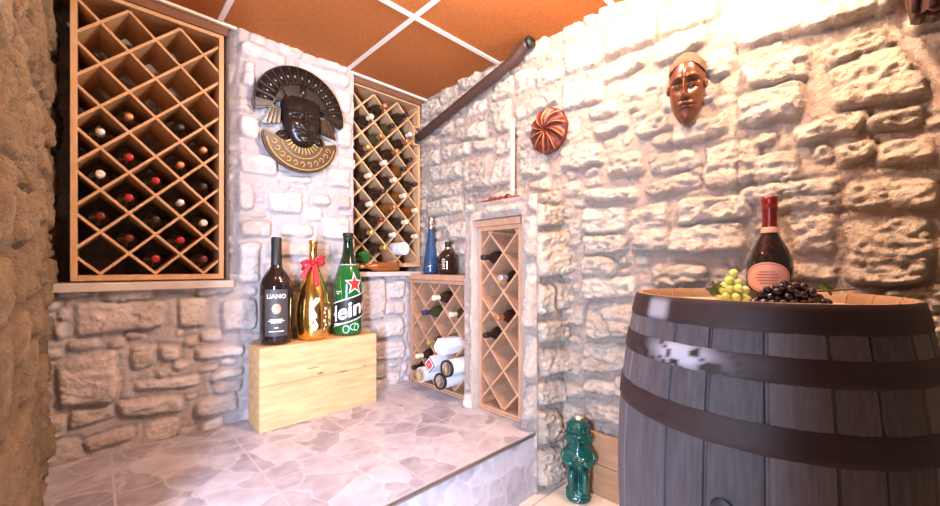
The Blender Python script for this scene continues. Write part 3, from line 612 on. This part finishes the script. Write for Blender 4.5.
for s, rise in ((-1,-.018),(1,.014)):
    lp = [c0+rt_*(s*.047*math.sin(a)*1.15)*(1) + f*(.012*math.sin(2*a)) + Vector((0,0,rise*math.sin(a)+.020*math.sin(2*a)*.9)) for a in np.linspace(0, PI, 15)]
    obj('bow_loop', T_(lp, .014, 10, (f*.4+Vector((0,0,1)), .14)), M['red'], bow, True)
for s, ln, sx in ((-1,.085,-.052),(1,.125,.020)):
    tl = [c0+rt_*(sx*q**.6)+f*(.006+.030*q*(1 if s > 0 else .4))+Vector((0,0,-ln*q)) for q in np.linspace(0,1,9)]
    obj('ribbon_tail', T_(tl, .013, 10, (rt_, .12)), M['red'], bow, True)
obj('bow_knot', ball(bmesh.new(), c0+f*.006, .015, (1,1,.9)), M['red'], bow, True)
# green beer bottle
bx, by = 1.073, 2.140; ph = face_cam(bx, by)
prof = [(0,.010),(.060,0),(.074,.007),(.080,.022),(.081,.27),(.079,.30),(.068,.355),(.050,.41),(.036,.455),(.029,.50),(.0265,.555),(.0295,.558),(.0295,.572),(.0265,.574),(.0265,.584),(.0285,.586),(.0275,.592),(0,.593)]
t = thing('beer_bottle', 'oversized green beer bottle with red star, rightmost on the pine crate', 'bottle', (bx, by, ZB))
obj('glass_body', L_([p for p in prof if p[1] <= .41], 56), M['greenglass'], t, True)
obj('neck', L_([p for p in prof if p[1] >= .41 or p[0] == 0][1:], 40), M['darkgreen'], t, True)
obj('cap', L_([(.0285,.574),(.031,.576),(.031,.589),(.027,.596),(0,.597)], 32), M['black'], t, True)
SL = .30
band = obj('black_band', wrap(poly2(rect(.36,.122)), prof, ph, .148, .0008, slope=SL), M['black'], t)
b = bmesh.new(); box(b, (0,.067,0), (.36,.006,.0002)); box(b, (0,-.067,0), (.36,.006,.0002)); obj('white_edge', wrap(b, prof, ph, .148, .0011, slope=SL), M['white'], band)
obj('lettering', wrap(flat_text('Heineken', .125, bold=.0030), prof, ph, .108, .0016, x0=.088, slope=SL, mx=.010), M['white'], band)
st = [( (.050 if i%2 == 0 else .021)*math.sin(PI*i/5), (.058 if i%2 == 0 else .024)*math.cos(PI*i/5)) for i in range(10)]
sk = lambda k: [(x*k, y*k) for x, y in st]
def star(k):
    bm = bmesh.new(); c = bm.verts.new((0,0,0)); vs = [bm.verts.new((x, y, 0)) for x, y in sk(k)]
    for i in range(10): bm.faces.new((c, vs[i], vs[(i+1)%10]))
    return bm
so = obj('star_outline', wrap(star(1.22), prof, ph, .298, .0012, x0=.038, mx=.008), M['white'], t); obj('star', wrap(star(.93), prof, ph, .298, .0022, x0=.038, mx=.008), M['starred'], so)
b = bmesh.new()
for i in range(9): box(b, (-.075+.019*i, .408+.002*(i%2), 0), (.011, .006, .0003))
obj('shoulder_print', wrap(b, prof, ph, 0, .0012), M['white'], t)
b = bmesh.new(); box(b, (-.055,.255,0), (.03,.005,.0003)); box(b, (-.06,.243,0), (.02,.004,.0003)); obj('small_print', wrap(b, prof, ph, 0, .0012), M['white'], t)
def ring2(a, b_, w, c=(0,0), a0=0, a1=2*PI, n=36):
    bm = bmesh.new(); r1 = []
    for i in range(n+1):
        q = a0+(a1-a0)*i/n; r1.append((bm.verts.new((c[0]+a*math.cos(q), c[1]+b_*math.sin(q), 0)), bm.verts.new((c[0]+(a-w)*math.cos(q), c[1]+(b_-w)*math.sin(q), 0))))
    for p, q in zip(r1, r1[1:]): bm.faces.new((p[0], q[0], q[1], p[1]))
    return bm
for nm, bm in (('print_swirl', ring2(.020,.024,.006,(-.012,.040))), ('print_swirl', ring2(.030,.022,.006,(.038,.052),-.6,5.0)), ('print_swirl', ring2(.015,.020,.005,(.047,.048)))): obj(nm, wrap(bm, prof, ph, 0, .0012), M['leafprint'], t)
obj('white_streak', wrap(poly2([(-.10,.060),(-.03,.070),(-.03,.077),(-.10,.070)]), prof, ph, 0, .0012), M['white'], t)
# ------------------------------------------------------------------ black carved mask on the column
t = thing('carved_mask', 'black carved mask with fan headdress and bronze collar on the stone column', 'mask', (.84, 2.258, .83))
fan = [( .25*math.cos(a), .04+.255*math.sin(a)) for a in np.linspace(R(-4), R(184), 49)]
fan = fan+[(-.235,.005),(-.165,.03),(-.13,.08),(.13,.08),(.165,.03),(.235,.005)]
hd = obj('headdress', prism(bmesh.new(), fan, -.030, 0, .008), M['blackmask'], t)
for i, a in enumerate(np.linspace(R(8), R(172), 15)):
    p = Vector((.155*math.cos(a), -.031, .05+.15*math.sin(a))); q = Vector((.238*math.cos(a), -.029, .045+.238*math.sin(a)))
    obj('ray', T_([p, (p+q)/2-Vector((0,.004,0)), q], [.009,.013,.018], 8, (Vector((-math.sin(a),0,math.cos(a))), .2)), M['blackmask'], hd, True)
b = bmesh.new()
for i, a in enumerate(np.linspace(R(40), R(140), 14)):
    box(b, (.142*math.cos(a)*1.06, -.036, .055+.142*math.sin(a)), (.014,.014,.012), .002)
tube(b, [(.150*math.cos(a), -.032, .05+.150*math.sin(a)) for a in np.linspace(R(15),R(165),30)], .006, 8)
obj('crown_band', b, M['blackmask'], hd)
obj('crown_plume', T_([(0,-.035,.11),(0,-.045,.15),(0,-.038,.20)], [.012,.020,.008], 10, (Vector((1,0,0)), .5)), M['blackmask'], hd, True)
obj('crown', prism(bmesh.new(), [(-.085,.08),(.085,.08),(.120,.14),(.085,.175),(0,.19),(-.085,.175),(-.120,.14)], -.045, 0, .012), M['blackmask'], t)
for s in (-1,1):
    pl = [(s*.108,.035),(s*.165,.045),(s*.205,-.065),(s*.115,-.045)]
    e = obj('ear_panel', prism(bmesh.new(), pl if s > 0 else pl[::-1], -.022, 0, .004), M['blackmask'], t)
    b = bmesh.new()
    for q in (.2,.5,.8): tube(b, [(s*(.112+.05*q), -.023, .030), (s*(.120+.075*q), -.023, -.048-.008*q)], .0045, 6)
    obj('groove_rib', b, M['collar'], e)
    sp_ = obj('ear_spool', lathe(bmesh.new(), [(0,.030),(.010,.030),(.013,.024),(.022,.026),(.030,.020),(.032,.010),(.032,0)], 28, Matrix.Translation((s*.100,0,-.108)) @ Matrix.Rotation(PI/2,4,'X')), M['blackmask'], t, True)
cl = [(.205*math.cos(a), -.11+.185*math.sin(a)*(1.0)) for a in np.linspace(PI, 2*PI, 33)]
cl = cl+[(.20,-.095),(.10,-.125),(0,-.15),(-.10,-.125),(-.20,-.095)]
co = obj('collar', prism(bmesh.new(), cl, -.030, 0, .007), M['collar'], t)
b = bmesh.new()
for i in range(11):
    a = R(205+13*i); tube(b, [(.068*math.cos(a), -.033, -.10+.062*math.sin(a)), (.098*math.cos(a), -.032, -.10+.095*math.sin(a))], .0045, 6)
for i in range(11):
    a = R(196+14.8*i); cx, cz = .152*math.cos(a), -.110+.138*math.sin(a)
    tube(b, [(cx+.016*(1-q*.12)*math.cos(a+q), -.032, cz+.016*(1-q*.12)*math.sin(a+q)) for q in np.linspace(0, 5, 14)], .0032, 6)
tube(b, [(.186*math.cos(a), -.031, -.112+.168*math.sin(a)) for a in np.linspace(R(188),R(352),40)], .0035, 6)
tube(b, [(.115*math.cos(a), -.032, -.108+.110*math.sin(a)) for a in np.linspace(R(195),R(345),40)], .003, 6)
obj('gold_scrollwork', b, M['goldpaint'], co)
def face_mesh(hw, hh, dep, width, feats, nu=49, nv=73):
    bm = bmesh.new(); G = []
    for j in range(nv):
        v = -1+2*j/(nv-1); w = np.interp(v, [p[0] for p in width], [p[1] for p in width]); row = []
        for i in range(nu):
            s = -1+2*i/(nu-1); d = math.sqrt(max(0, 1-abs(s)**2.4))*(.35+.65*math.sqrt(max(0, 1-abs(v)**3)))
            d = dep*d
            for cu, cv, su, sv, a in feats: d += a*math.exp(-((s*w-cu)/su)**2-((v-cv)/sv)**2)*(1-s**4)
            row.append(bm.verts.new((s*hw*w, -max(d, 0), v*hh)))
        G.append(row)
    for j in range(nv-1):
        for i in range(nu-1): bm.faces.new((G[j][i], G[j][i+1], G[j+1][i+1], G[j+1][i]))
    rim = [G[0][i] for i in range(nu)]+[G[j][-1] for j in range(1,nv)]+[G[-1][i] for i in range(nu-2,-1,-1)]+[G[j][0] for j in range(nv-2,0,-1)]
    bm.faces.new(rim[::-1])
    return bm
fw = [(-1,.30),(-.85,.55),(-.5,.82),(0,.97),(.5,1),(1,.95)]
ft = [(0,.05,.11,.30,.022),(0,-.18,.20,.09,.014),(-.42,.22,.26,.07,.012),(.42,.22,.26,.07,.012),(-.40,.06,.24,.09,-.016),(.40,.06,.24,.09,-.016),(-.40,.05,.18,.05,.008),(.40,.05,.18,.05,.008),
      (0,-.42,.32,.05,.013),(0,-.55,.26,.05,.011),(0,-.485,.34,.022,-.009),(0,-.85,.3,.12,.010),(-.55,-.2,.2,.2,.006),(.55,-.2,.2,.2,.006)]
obj('face', face_mesh(.112, .138, .062, fw, ft), M['blackmask'], t, True).location = (0, -.012, -.015)
# ------------------------------------------------------------------ wooden face mask on the right wall
my, mz = on_X(685, 90, 1.70)
t = thing('wooden_mask', 'red brown carved wooden face mask with closed eyes on the right stone wall', 'mask', (1.727, my, mz), (0,0,-PI/2+R(8)))
fw = [(-1,.08),(-.93,.24),(-.8,.44),(-.6,.69),(-.4,.84),(0,.97),(.35,1),(.7,.90),(.9,.64),(1,.25)]
ft = [(0,.0,.095,.30,.030),(0,-.27,.20,.075,.020),(-.17,-.29,.08,.05,.008),(.17,-.29,.08,.05,.008),(0,-.365,.22,.022,-.010),(-.42,.245,.30,.045,.020),(.42,.245,.30,.045,.020),(-.42,.07,.30,.12,-.026),(.42,.07,.30,.12,-.026),
      (-.42,.045,.23,.055,.040),(.42,.045,.23,.055,.040),(-.42,.025,.26,.011,-.014),(.42,.025,.26,.011,-.014),(-.42,.16,.22,.018,-.008),(.42,.16,.22,.018,-.008),
      (0,-.465,.30,.034,.017),(0,-.555,.26,.036,.016),(0,-.51,.34,.014,-.014),(0,-.80,.3,.12,.006),(0,.55,.6,.25,.008)]
obj('face', face_mesh(.068, .145, .064, fw, ft, 65, 97), M['maskwood'], t, True)
hr = bmesh.new(); G = []
for j in range(22):
    v = .66+.36*j/21; w = np.interp(v, [p[0] for p in fw], [p[1] for p in fw]); row = []
    for i in range(41):
        s = -1+2*i/40; v2 = v-.30*(abs(s)**2.5)*(1-(v-.66)/.36); d = (.35+.65*math.sqrt(max(0,1-abs(min(v2,1))**3)))*math.sqrt(max(0,1-abs(s)**2.4))*.064+.0075+.0022*mnoise.noise(Vector((s*22, v*40, 3)))
        w2 = np.interp(v2, [p[0] for p in fw], [p[1] for p in fw]); row.append(hr.verts.new((s*.071*w2, -d, v2*.145)))
    G.append(row)
for j in range(21):
    for i in range(40): hr.faces.new((G[j][i], G[j][i+1], G[j+1][i+1], G[j+1][i]))
obj('hair', hr, M['maskhair'], t, True)
for s in (-1,1): obj('ear', ball(bmesh.new(), (s*.067,-.018,.012), .020, (.35,.7,1)), M['maskwood'], t, True)
# ------------------------------------------------------------------ spiral fluted mould
sy, sz = on_X(546, 130, 1.71)
t = thing('fluted_mould', 'round orange brown mould with spiral flutes on the right stone wall', 'mould', (1.742, sy, sz), (0, 0, -PI/2))
b = bmesh.new(); G = []; nr, na = 34, 180; cl = []
for j in range(nr+1):
    q = j/nr; row = []
    for i in range(na):
        a = 2*PI*i/na; sw = a*10+q*5.0; w = abs(math.sin(sw/2)); fl = 1-w**.7
        rr = .114*q*(1+.05*(fl-.3)*q); d = (.020+.040*math.sin(PI*min(1, q*.80+.2))**.8)*(1-.10*q)+.030*(fl-.45)*min(1, q*2.2)*min(1,(1-q)*5+.15)
        if q < .20: d -= .022*(1-q/.20)
        if j == nr: d = 0
        row.append(b.verts.new((rr*math.cos(a), -max(d,0), rr*math.sin(a)*1.06))); cl.append((max(0, min(1, (fl-.66)*5))*(.85 if .12 < q < .96 else .2), .2+.5*mnoise.noise(Vector((a*2,q*5,0))), 0, 1))
    G.append(row)
for j in range(nr):
    for i in range(na): b.faces.new((G[j][i], G[j][(i+1)%na], G[j+1][(i+1)%na], G[j+1][i]))
b.faces.new(G[0]); b.faces.new(G[-1][::-1]); o = obj('mould_body', b, M['terra'], t, True)
at = o.data.attributes.new('stone', 'FLOAT_COLOR', 'POINT'); at.data.foreach_set('color', np.array(cl, np.float32).ravel())
# ------------------------------------------------------------------ pipe in the corner
def wp(px, py, X): Y, z = on_X(px, py, X); return Vector((X, Y, z))
pA, pB_ = wp(424, 133, 1.705), wp(514, 60, 1.705)
pts = [pA+(pA-pB_)*.085, pA]+[pA.lerp(pB_, q) for q in np.linspace(.2,1,5)]
tp = wp(525, 47, 1.705); pts += [pB_.lerp(tp, .6)+Vector((0,0,.006)), tp+Vector((0,0,.006)), tp+Vector((.0,-.03,.010))]
t = thing('corner_pipe', 'dark brown pipe running down the right wall from ceiling to the corner rack', 'pipe', (0,0,0))
obj('pipe_run', T_(pts, .030, 18), M['pipe'], t, True)
obj('pipe_end', T_([tp+Vector((0,-.026,.010)), tp+Vector((0,-.048,.012))], .033, 18), M['black'], t, True)
# ------------------------------------------------------------------ pillar top: slim glass tube and berries
gy, gz = on_X(512.5, 119, 1.70)
t = thing('slim_vase', 'very slim tall pale glass vase standing on the stone pillar', 'vase', (1.70, gy, PT+.001))
hh = gz-PT
obj('glass_body', L_([(0,.003),(.026,0),(.026,.006),(.015,.014),(.0125,.05),(.013,hh*.6),(.015,hh-.02),(.018,hh),(.015,hh),(.009,hh*.6),(.008,.03),(0,.025)], 20), M['clearglass'], t, True)
def grape_mesh(r, m, nm):
    b = ball(bmesh.new(), (0,0,0), r, (1,1,1.08), 12, 8); me = bpy.data.meshes.new(nm); b.to_mesh(me); b.free(); me.materials.append(m); me.polygons.foreach_set('use_smooth', [True]*len(me.polygons)); return me
def bunch(name, label, cat, loc, m, r, spots, leaves, stem, rotz=0):
    t = thing(name, label, cat, loc, (0,0,rotz)); me = grape_mesh(r, m, 'grape')
    for p in spots:
        o = bpy.data.objects.new('grape', me); COL.objects.link(o); o.parent = t; o.location = p; o.rotation_euler = (random.random()*3, random.random()*3, 0)
    for p, sz, a, tl in leaves:
        b = bmesh.new(); n = 15; vs = []
        for i in range(n): q = 2*PI*i/n; rr = sz*(1 if i%3 else .72)*(1.15 if abs(q) < .5 else 1); vs.append((rr*math.cos(q), rr*math.sin(q)*.8, .12*sz*math.cos(3*q)))
        top = [b.verts.new(v) for v in vs]; c = b.verts.new((0,0,.12*sz))
        for i in range(n): b.faces.new((c, top[i], top[(i+1)%n]))
        bmesh.ops.solidify(b, geom=b.faces[:], thickness=.0015)
        o = obj('leaf', b, M['leaf'], t); o.location = p; o.rotation_euler = (tl, .3, a)
    obj('stem', T_(stem, .0028, 8), M['stem'], t, True)
    return t
def heap(n, ext, r, seed):
    rg = random.Random(seed); out = []
    for _ in range(9000):
        if len(out) >= n: break
        x, y = rg.uniform(-1,1), rg.uniform(-1,1)
        if x*x+y*y > 1: continue
        hmax = ext[2]*(1-(x*x+y*y))**.7; p = Vector((x*ext[0], y*ext[1], r+rg.random()**.8*max(0,hmax-r)))
        if all((p-q).length > r*1.72 for q in out): out.append(p)
    return out
by_, bz_ = on_X(514, 194, 1.60)
bunch('berry_spray', 'spray of dark red berries lying on the stone pillar beside the slim vase', 'berries', (1.585, 1.40, PT), M['redberry'], .010, heap(34, (.028,.125,.026), .010, 3), [((.0,.06,.02),.022,1.,.6),((0,-.05,.022),.024,2.,.5),((.01,-.10,.018),.02,.5,.7)], [(0,-.14,.006),(0,0,.012),(0,.13,.006)])
# ------------------------------------------------------------------ green statuette on the lower floor
fx, fy = 1.655, .965
def fig(a, z):      # a = angle from the front (right positive), z 0..1
    g = lambda ca, cz, sa, sz, h: 1.75*h*math.exp(-(((a-ca+PI)%(2*PI)-PI)/sa)**2-((z-cz)/sz)**2)
    r = float(np.interp(z, [0,.02,.10,.13,.16,.20,.30,.42,.46,.52,.60,.66,.70,.74,.80,.88,.95,.985,1.0], [.050,.056,.056,.050,.047,.050,.053,.052,.049,.056,.058,.052,.042,.044,.050,.052,.048,.036,.012]))
    for s in (-1,1):
        r += g(s*.55,.30,.38,.10,.010)+g(s*.50,.185,.30,.03,.012)+g(s*1.35,.54,.35,.12,.010)+g(s*.75,.50,.45,.03,.010)+g(s*.35,.555,.30,.022,.009)+g(s*.30,.775,.16,.012,.005)+g(s*1.25,.77,.20,.05,.010)+g(s*.40,.90,.16,.03,.005)
    r += g(0,.30,.16,.12,-.012)+g(0,.75,.16,.035,.009)+g(0,.715,.35,.010,.005)+g(0,.735,.5,.008,-.004)+g(0,.82,1.0,.012,.006)+g(0,.90,.22,.05,.006)
    th3 = lambda v: math.tanh(3*v)
    if z < .13: r += .0020*th3(math.sin(z*150))+.0016*th3(math.sin(a*10))*(1 if .03 < z < .10 else 0)
    if .83 < z < .965: r += .0030*th3(math.sin(a*8))*(1 if abs(z-.895) > .012 else -.4)
    if abs(a) < 1.5 and .47 < z < .60: r += .0022*th3(math.sin((z-.53-.10*abs(abs(a)-.6))*190))
    if abs(a) > .75 and .66 < z < .83: r += .0026*th3(math.sin(z*170))
    r += -.006*math.exp(-((z-.445)/.008)**2)-.005*math.exp(-((z-.655)/.008)**2)+.0035*math.exp(-((z-.84)/.010)**2)-.008*math.exp(-(a/.07)**2-((z-.30)/.10)**2)
    return .75*float(np.interp(z,[0,.1,.5,1],[.056,.056,.056,.046]))*0+r
b = bmesh.new(); G = []; HS = .375; th = math.atan2(-fy, -fx)
for j in range(110):
    z = j/109; row = []
    for i in range(64):
        a = -PI+2*PI*i/64; rr = fig(a, z); q = th+a; row.append(b.verts.new((rr*math.cos(q), rr*math.sin(q), z*HS)))
    G.append(row)
for j in range(109):
    for i in range(64): b.faces.new((G[j][i], G[j][(i+1)%64], G[j+1][(i+1)%64], G[j+1][i]))
b.faces.new(G[0][::-1]); b.faces.new(G[-1])
t = thing('glazed_statuette', 'glossy dark green ceramic figure standing on the lower floor by the pillar', 'statuette', (fx, fy, ZF))
obj('figure', b, M['jade'], t, True)
def fp(a, z, off=0): rr = fig(a, z)/1.0*.92+off; return (rr*math.cos(th+a), rr*math.sin(th+a), z*HS)
for s in (-1, 1):
    obj('arm', T_([fp(s*1.35,.615), fp(s*1.40,.55,.004), fp(s*1.20,.485,.006), fp(s*.75,.49,.010), fp(s*.28,.545 if s > 0 else .515,.012)], [.010,.012,.012,.010,.011], 10), M['jade'], t, True)
    obj('leg', T_([fp(s*.50,.42,-.006), fp(s*.52,.34,.002), fp(s*.50,.26,.002), fp(s*.45,.19,-.002), fp(s*.40,.165,.010)], [.014,.019,.017,.012,.013], 12), M['jade'], t, True)
    obj('eye', ball(bmesh.new(), fp(s*.36,.778,.004), .0085, (1,1,.75)), M['jade'], t, True)
    obj('ear', T_([fp(s*1.30,.80,.002), fp(s*1.36,.765,.008), fp(s*1.30,.73,.002)], [.006,.010,.006], 10), M['jade'], t, True)
obj('nose', T_([fp(0,.80,.004), fp(0,.765,.010), fp(0,.748,.012)], [.004,.006,.008], 10), M['jade'], t, True)
obj('mouth', T_([fp(-.30,.722,.005), fp(-.1,.714,.008), fp(.1,.714,.008), fp(.30,.722,.005)], .0045, 8), M['jade'], t, True)
bb = bmesh.new()
for z_ in (.838, .945): tube(bb, [fp(q, z_, .005) for q in np.linspace(-1.5, 1.5, 18)], .0055, 8)
for q in np.linspace(-1.3, 1.3, 7): tube(bb, [fp(q,.85,.003), fp(q,.90,.007), fp(q,.94,.003)], .0045, 8)
obj('headdress', bb, M['jade'], t, True)
obj('stopper', L_([(.012,HS-.004),(.013,HS+.008),(.010,HS+.012),(0,HS+.0125)], 20), M['cream'], t, True)
# ------------------------------------------------------------------ the barrel
bcx, bcy, bz0, bz1, RH, RB = 1.347, .223, ZF, -.077, .310, .366
BHt = bz1-bz0
def br(z): q = (2*z/BHt-1); return RB-(RB-RH)*abs(q)**2.1
t = thing('wine_barrel', 'large dark oak wine barrel with rusty hoops standing by the right wall', 'barrel', (bcx, bcy, bz0))
NS, SUB = 22, 7
rs = np.random.RandomState(5); tones = rs.uniform(.1,.9,NS); ws = rs.uniform(.8,1.25,NS); edges = np.concatenate([[0], np.cumsum(ws)])/ws.sum()*2*PI+.35
angs, tn, sm = [], [], []
for i in range(NS):
    for k, q in enumerate((0,.02,.05,.25,.5,.75,.95,.98)): angs.append(edges[i]+(edges[i+1]-edges[i])*q); tn.append(tones[i]); sm.append((.006,.0055,0,-.0008,-.001,-.0008,0,.0055)[k])
zz = np.linspace(0, BHt, 61); b = bmesh.new(); G = []; cols = []
for z in zz:
    G.append([b.verts.new(((br(z)-s)*math.cos(a), (br(z)-s)*math.sin(a), z)) for a, s in zip(angs, sm)]); cols += [(0, q) for q in tn]
for dz, dr in ((0,-.014),(-.012,-.020),(-.035,-.022)):
    G.append([b.verts.new(((RH+dr-s*.6)*math.cos(a), (RH+dr-s*.6)*math.sin(a), BHt+dz)) for a, s in zip(angs, sm)]); cols += [(.9 if dz == 0 else .75, q) for q in tn]
na = len(angs)
for p, q in zip(G, G[1:]):
    for i in range(na): b.faces.new((p[i], p[(i+1)%na], q[(i+1)%na], q[i]))
b.faces.new(G[0][::-1])
o = obj('staves', b, M['stave'], t, True); o.data.set_sharp_from_angle(angle=.5)
at = o.data.attributes.new('stone', 'FLOAT_COLOR', 'POINT'); at.data.foreach_set('color', np.array([(c[0], c[1], 0, 1) for c in cols], np.float32).ravel())
b = bmesh.new(); nb = 7
for i in range(nb):
    x0, x1 = -RH+.02+(2*RH-.04)*i/nb, -RH+.02+(2*RH-.04)*(i+1)/nb; Rr = RH-.021; xs = np.linspace(max(x0+.001,-Rr+.001), min(x1-.001,Rr-.001), 8)
    pts = [(x, math.sqrt(max(0,Rr*Rr-x*x))) for x in xs]; pts += [(x, -y) for x, y in pts[::-1]]
    f_ = [b.verts.new((x, y, BHt-.030)) for x, y in pts]; g_ = [b.verts.new((x, y, BHt-.055)) for x, y in pts]
    b.faces.new(f_); b.faces.new(g_[::-1])
    for k in range(len(pts)): b.faces.new((f_[k], g_[k], g_[(k+1)%len(pts)], f_[(k+1)%len(pts)]))
hd = obj('barrel_head', b, M['barrelhead'], t); hd.rotation_euler = (0,0,R(30))
angc = math.atan2(-bcy, -bcx)
for i, (za, zb) in enumerate(((-.140,-.077),(-.243,-.187),(-.392,-.327),(-.850,-.785),(-.990,-.935),(-1.098,-1.037))):
    b = bmesh.new(); n = 180; G = []; cl = []
    for k in range(9):
        z = za+(zb-za)*(k/8)-bz0; e = .0035 if 0 < k < 8 else .0005
        G.append([b.verts.new(((br(z)+e)*math.cos(2*PI*j/n), (br(z)+e)*math.sin(2*PI*j/n), z)) for j in range(n)])
        for j in range(n):
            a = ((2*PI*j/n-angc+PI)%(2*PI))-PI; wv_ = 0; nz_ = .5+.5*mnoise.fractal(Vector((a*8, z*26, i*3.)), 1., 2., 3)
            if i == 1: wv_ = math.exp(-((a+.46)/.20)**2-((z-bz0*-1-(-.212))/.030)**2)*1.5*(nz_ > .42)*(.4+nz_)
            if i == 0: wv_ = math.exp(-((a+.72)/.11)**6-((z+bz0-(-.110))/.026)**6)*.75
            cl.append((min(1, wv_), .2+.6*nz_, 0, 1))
    for p, q in zip(G, G[1:]):
        for j in range(n): b.faces.new((p[j], p[(j+1)%n], q[(j+1)%n], q[j]))
    o = obj('hoop', b, M['hoop'], t, True)
    at = o.data.attributes.new('stone', 'FLOAT_COLOR', 'POINT'); at.data.foreach_set('color', np.array(cl, np.float32).ravel())
a = angc-.16; z = .573
b = lathe(bmesh.new(), [(0,.006),(.020,.006),(.024,.003),(.024,-.01)], 24, Matrix.Translation((br(z)*math.cos(a), br(z)*math.sin(a), z)) @ Matrix.Rotation(a,4,'Z') @ Matrix.Rotation(PI/2,4,'Y'))
obj('bung', b, M['black'], t, True)
ZH = bz1-.030
# champagne bottle, grapes
def polar(px, D): L = (px-CX)/FPX*D; return (CA*D+SA*L, SA*D-CA*L)
bx, by = polar(769.5, 1.16); ph = face_cam(bx, by)
prof = [(0,.012),(.036,0),(.052,.006),(.0565,.02),(.0575,.05),(.0575,.095),(.055,.125),(.046,.155),(.034,.180),(.024,.200),(.0185,.218),(.0170,.235),(.0165,.30),(0,.301)]
t = thing('champagne_bottle', 'dark champagne bottle with red foil neck and oval pink label on the barrel', 'bottle', (bx, by, ZH+.001))
obj('glass_body', L_(prof, 48), M['blackglass'], t, True)
fo = obj('neck_foil', L_([(.0188,.222),(.0192,.226),(.0180,.242),(.0185,.272),(.0205,.276),(.0210,.284),(.0190,.288),(.0195,.300),(.0205,.306),(.0195,.316),(.012,.319),(0,.3195)], 36), M['redfoil'], t, True)
obj('neck_band', L_([(.0215,.2075),(.0218,.210),(.0197,.2235),(.0192,.2245)], 36), M['pink'], t, True)
lb = obj('oval_label', wrap(poly2(ell(.058,.044)), prof, ph, .076, .0010, x0=-.006, mx=.008), M['pink'], t)
obj('label_edge', wrap(ring2(.054,.040,.0022), prof, ph, .076, .0018, x0=-.006, mx=.008), M['pinkdark'], lb)
b = bmesh.new()
for z, w in ((.016,.036),(.008,.050),(-.001,.060),(-.009,.046),(-.017,.032)): box(b, (0, z, 0), (w, .0028, .0002))
obj('printed_lines', wrap(b, prof, ph, .076, .0018, x0=-.006, mx=.008), M['pinkdark'], lb)
gx, gy = polar(733, 1.11)
th_ = math.atan2(-CA, SA)
bunch('grape_bunch', 'bunch of pale green grapes left of the champagne bottle on the barrel', 'grapes', (gx, gy, ZH+.002), M['greengrape'], .0115, heap(46, (.036,.034,.088), .0115, 8),
      [((-.035,.02,.038),.026,2.2,.9),((-.028,.035,.05),.02,1.2,.8)], [(0,.01,.03),(-.02,.02,.05),(-.05,.03,.055)], th_)
gx, gy = polar(790, 1.03)
bunch('grape_bunch', 'bunch of black grapes in front of the champagne bottle on the barrel', 'grapes', (gx, gy, ZH+.002), M['blackgrape'], .0105, heap(98, (.100,.032,.062), .0105, 9),
      [((.095,.0,.045),.024,.4,.9),((.11,.015,.05),.02,1.4,.7)], [(.03,.0,.04),(.11,.0,.042),(.16,.012,.044),(.19,.02,.046)], th_)
# ------------------------------------------------------------------ dark carving at the top right
ty, tz_ = on_X(926, 4, 1.70)
t = thing('wall_carving', 'dark brown wooden carving hung high on the right wall, cut off by the picture corner', 'wall decoration', (1.735, ty, tz_), (0,0,-PI/2))
o1 = [(-.028,-.032),(-.010,-.040),(.0,-.035),(.012,-.046),(.045,-.040),(.070,-.020),(.075,.10),(.060,.18),(-.030,.18),(-.040,.08)]
obj('carving_body', prism(bmesh.new(), o1, -.05, 0, .010), M['darkwood'], t)
b = bmesh.new()
for x in (-.022,.012,.045): tube(b, [(x,-.052,-.02),(x+.004,-.056,.06),(x,-.052,.16)], .008, 8)
obj('carved_rib', b, M['darkwood'], t, True)
# ------------------------------------------------------------------ light, sky, camera
def lamp(name, kind, loc, energy, col, **k):
    d = bpy.data.lights.new(name, kind); d.energy = energy; d.color = col
    for a, v in k.items(): setattr(d, a, v)
    o = bpy.data.objects.new(name, d); COL.objects.link(o); o.location = loc; return o
def aim(o, p): o.rotation_euler = (Vector(p)-o.location).to_track_quat('-Z','Y').to_euler()
lamp('warm_ceiling_lamp', 'POINT', (1.27, .70, 1.20), 14.5, (1,.72,.40), shadow_soft_size=.03)
lamp('warm_ceiling_lamp', 'POINT', (1.38, .12, 1.20), 21, (1,.70,.46), shadow_soft_size=.03)
d = lamp('cool_side_light', 'AREA', (-.60, .10, -.20), 46, (.62,.74,1), shape='RECTANGLE', size=.22, size_y=1.2); aim(d, (1.2, 1.7, -.3))  # unseen area light, shining between the added wall blocks
lamp('added_warm_fill', 'POINT', (.22, 1.15, 1.12), 3.3, (1,.52,.28), shadow_soft_size=.05)  # no lamp stands here; fill added to warm the left rack and wall
lamp('ceiling_spot', 'POINT', (1.0, .95, 1.18), 12, (1,.92,.93), shadow_soft_size=.05)
w = bpy.data.worlds.new('room_ambience'); scene.world = w; w.use_nodes = True
bg = w.node_tree.nodes['Background']; bg.inputs[0].default_value = (1,.66,.45,1); bg.inputs[1].default_value = .07
cam = bpy.data.cameras.new('camera'); co_ = bpy.data.objects.new('camera', cam); COL.objects.link(co_)
cam.sensor_width = 36; cam.lens = 36*FPX/940; cam.clip_start = .02; cam.shift_y = 14/940
co_.rotation_euler = (PI/2, 0, -math.atan2(CA, SA))
scene.camera = co_
for o in scene.objects:
    if o.parent is None: o.location.z += EYE
vs = scene.view_settings; vs.view_transform = 'Standard'; vs.look = 'None'; vs.exposure = 1.65; vs.gamma = 1; vs.use_curve_mapping = False
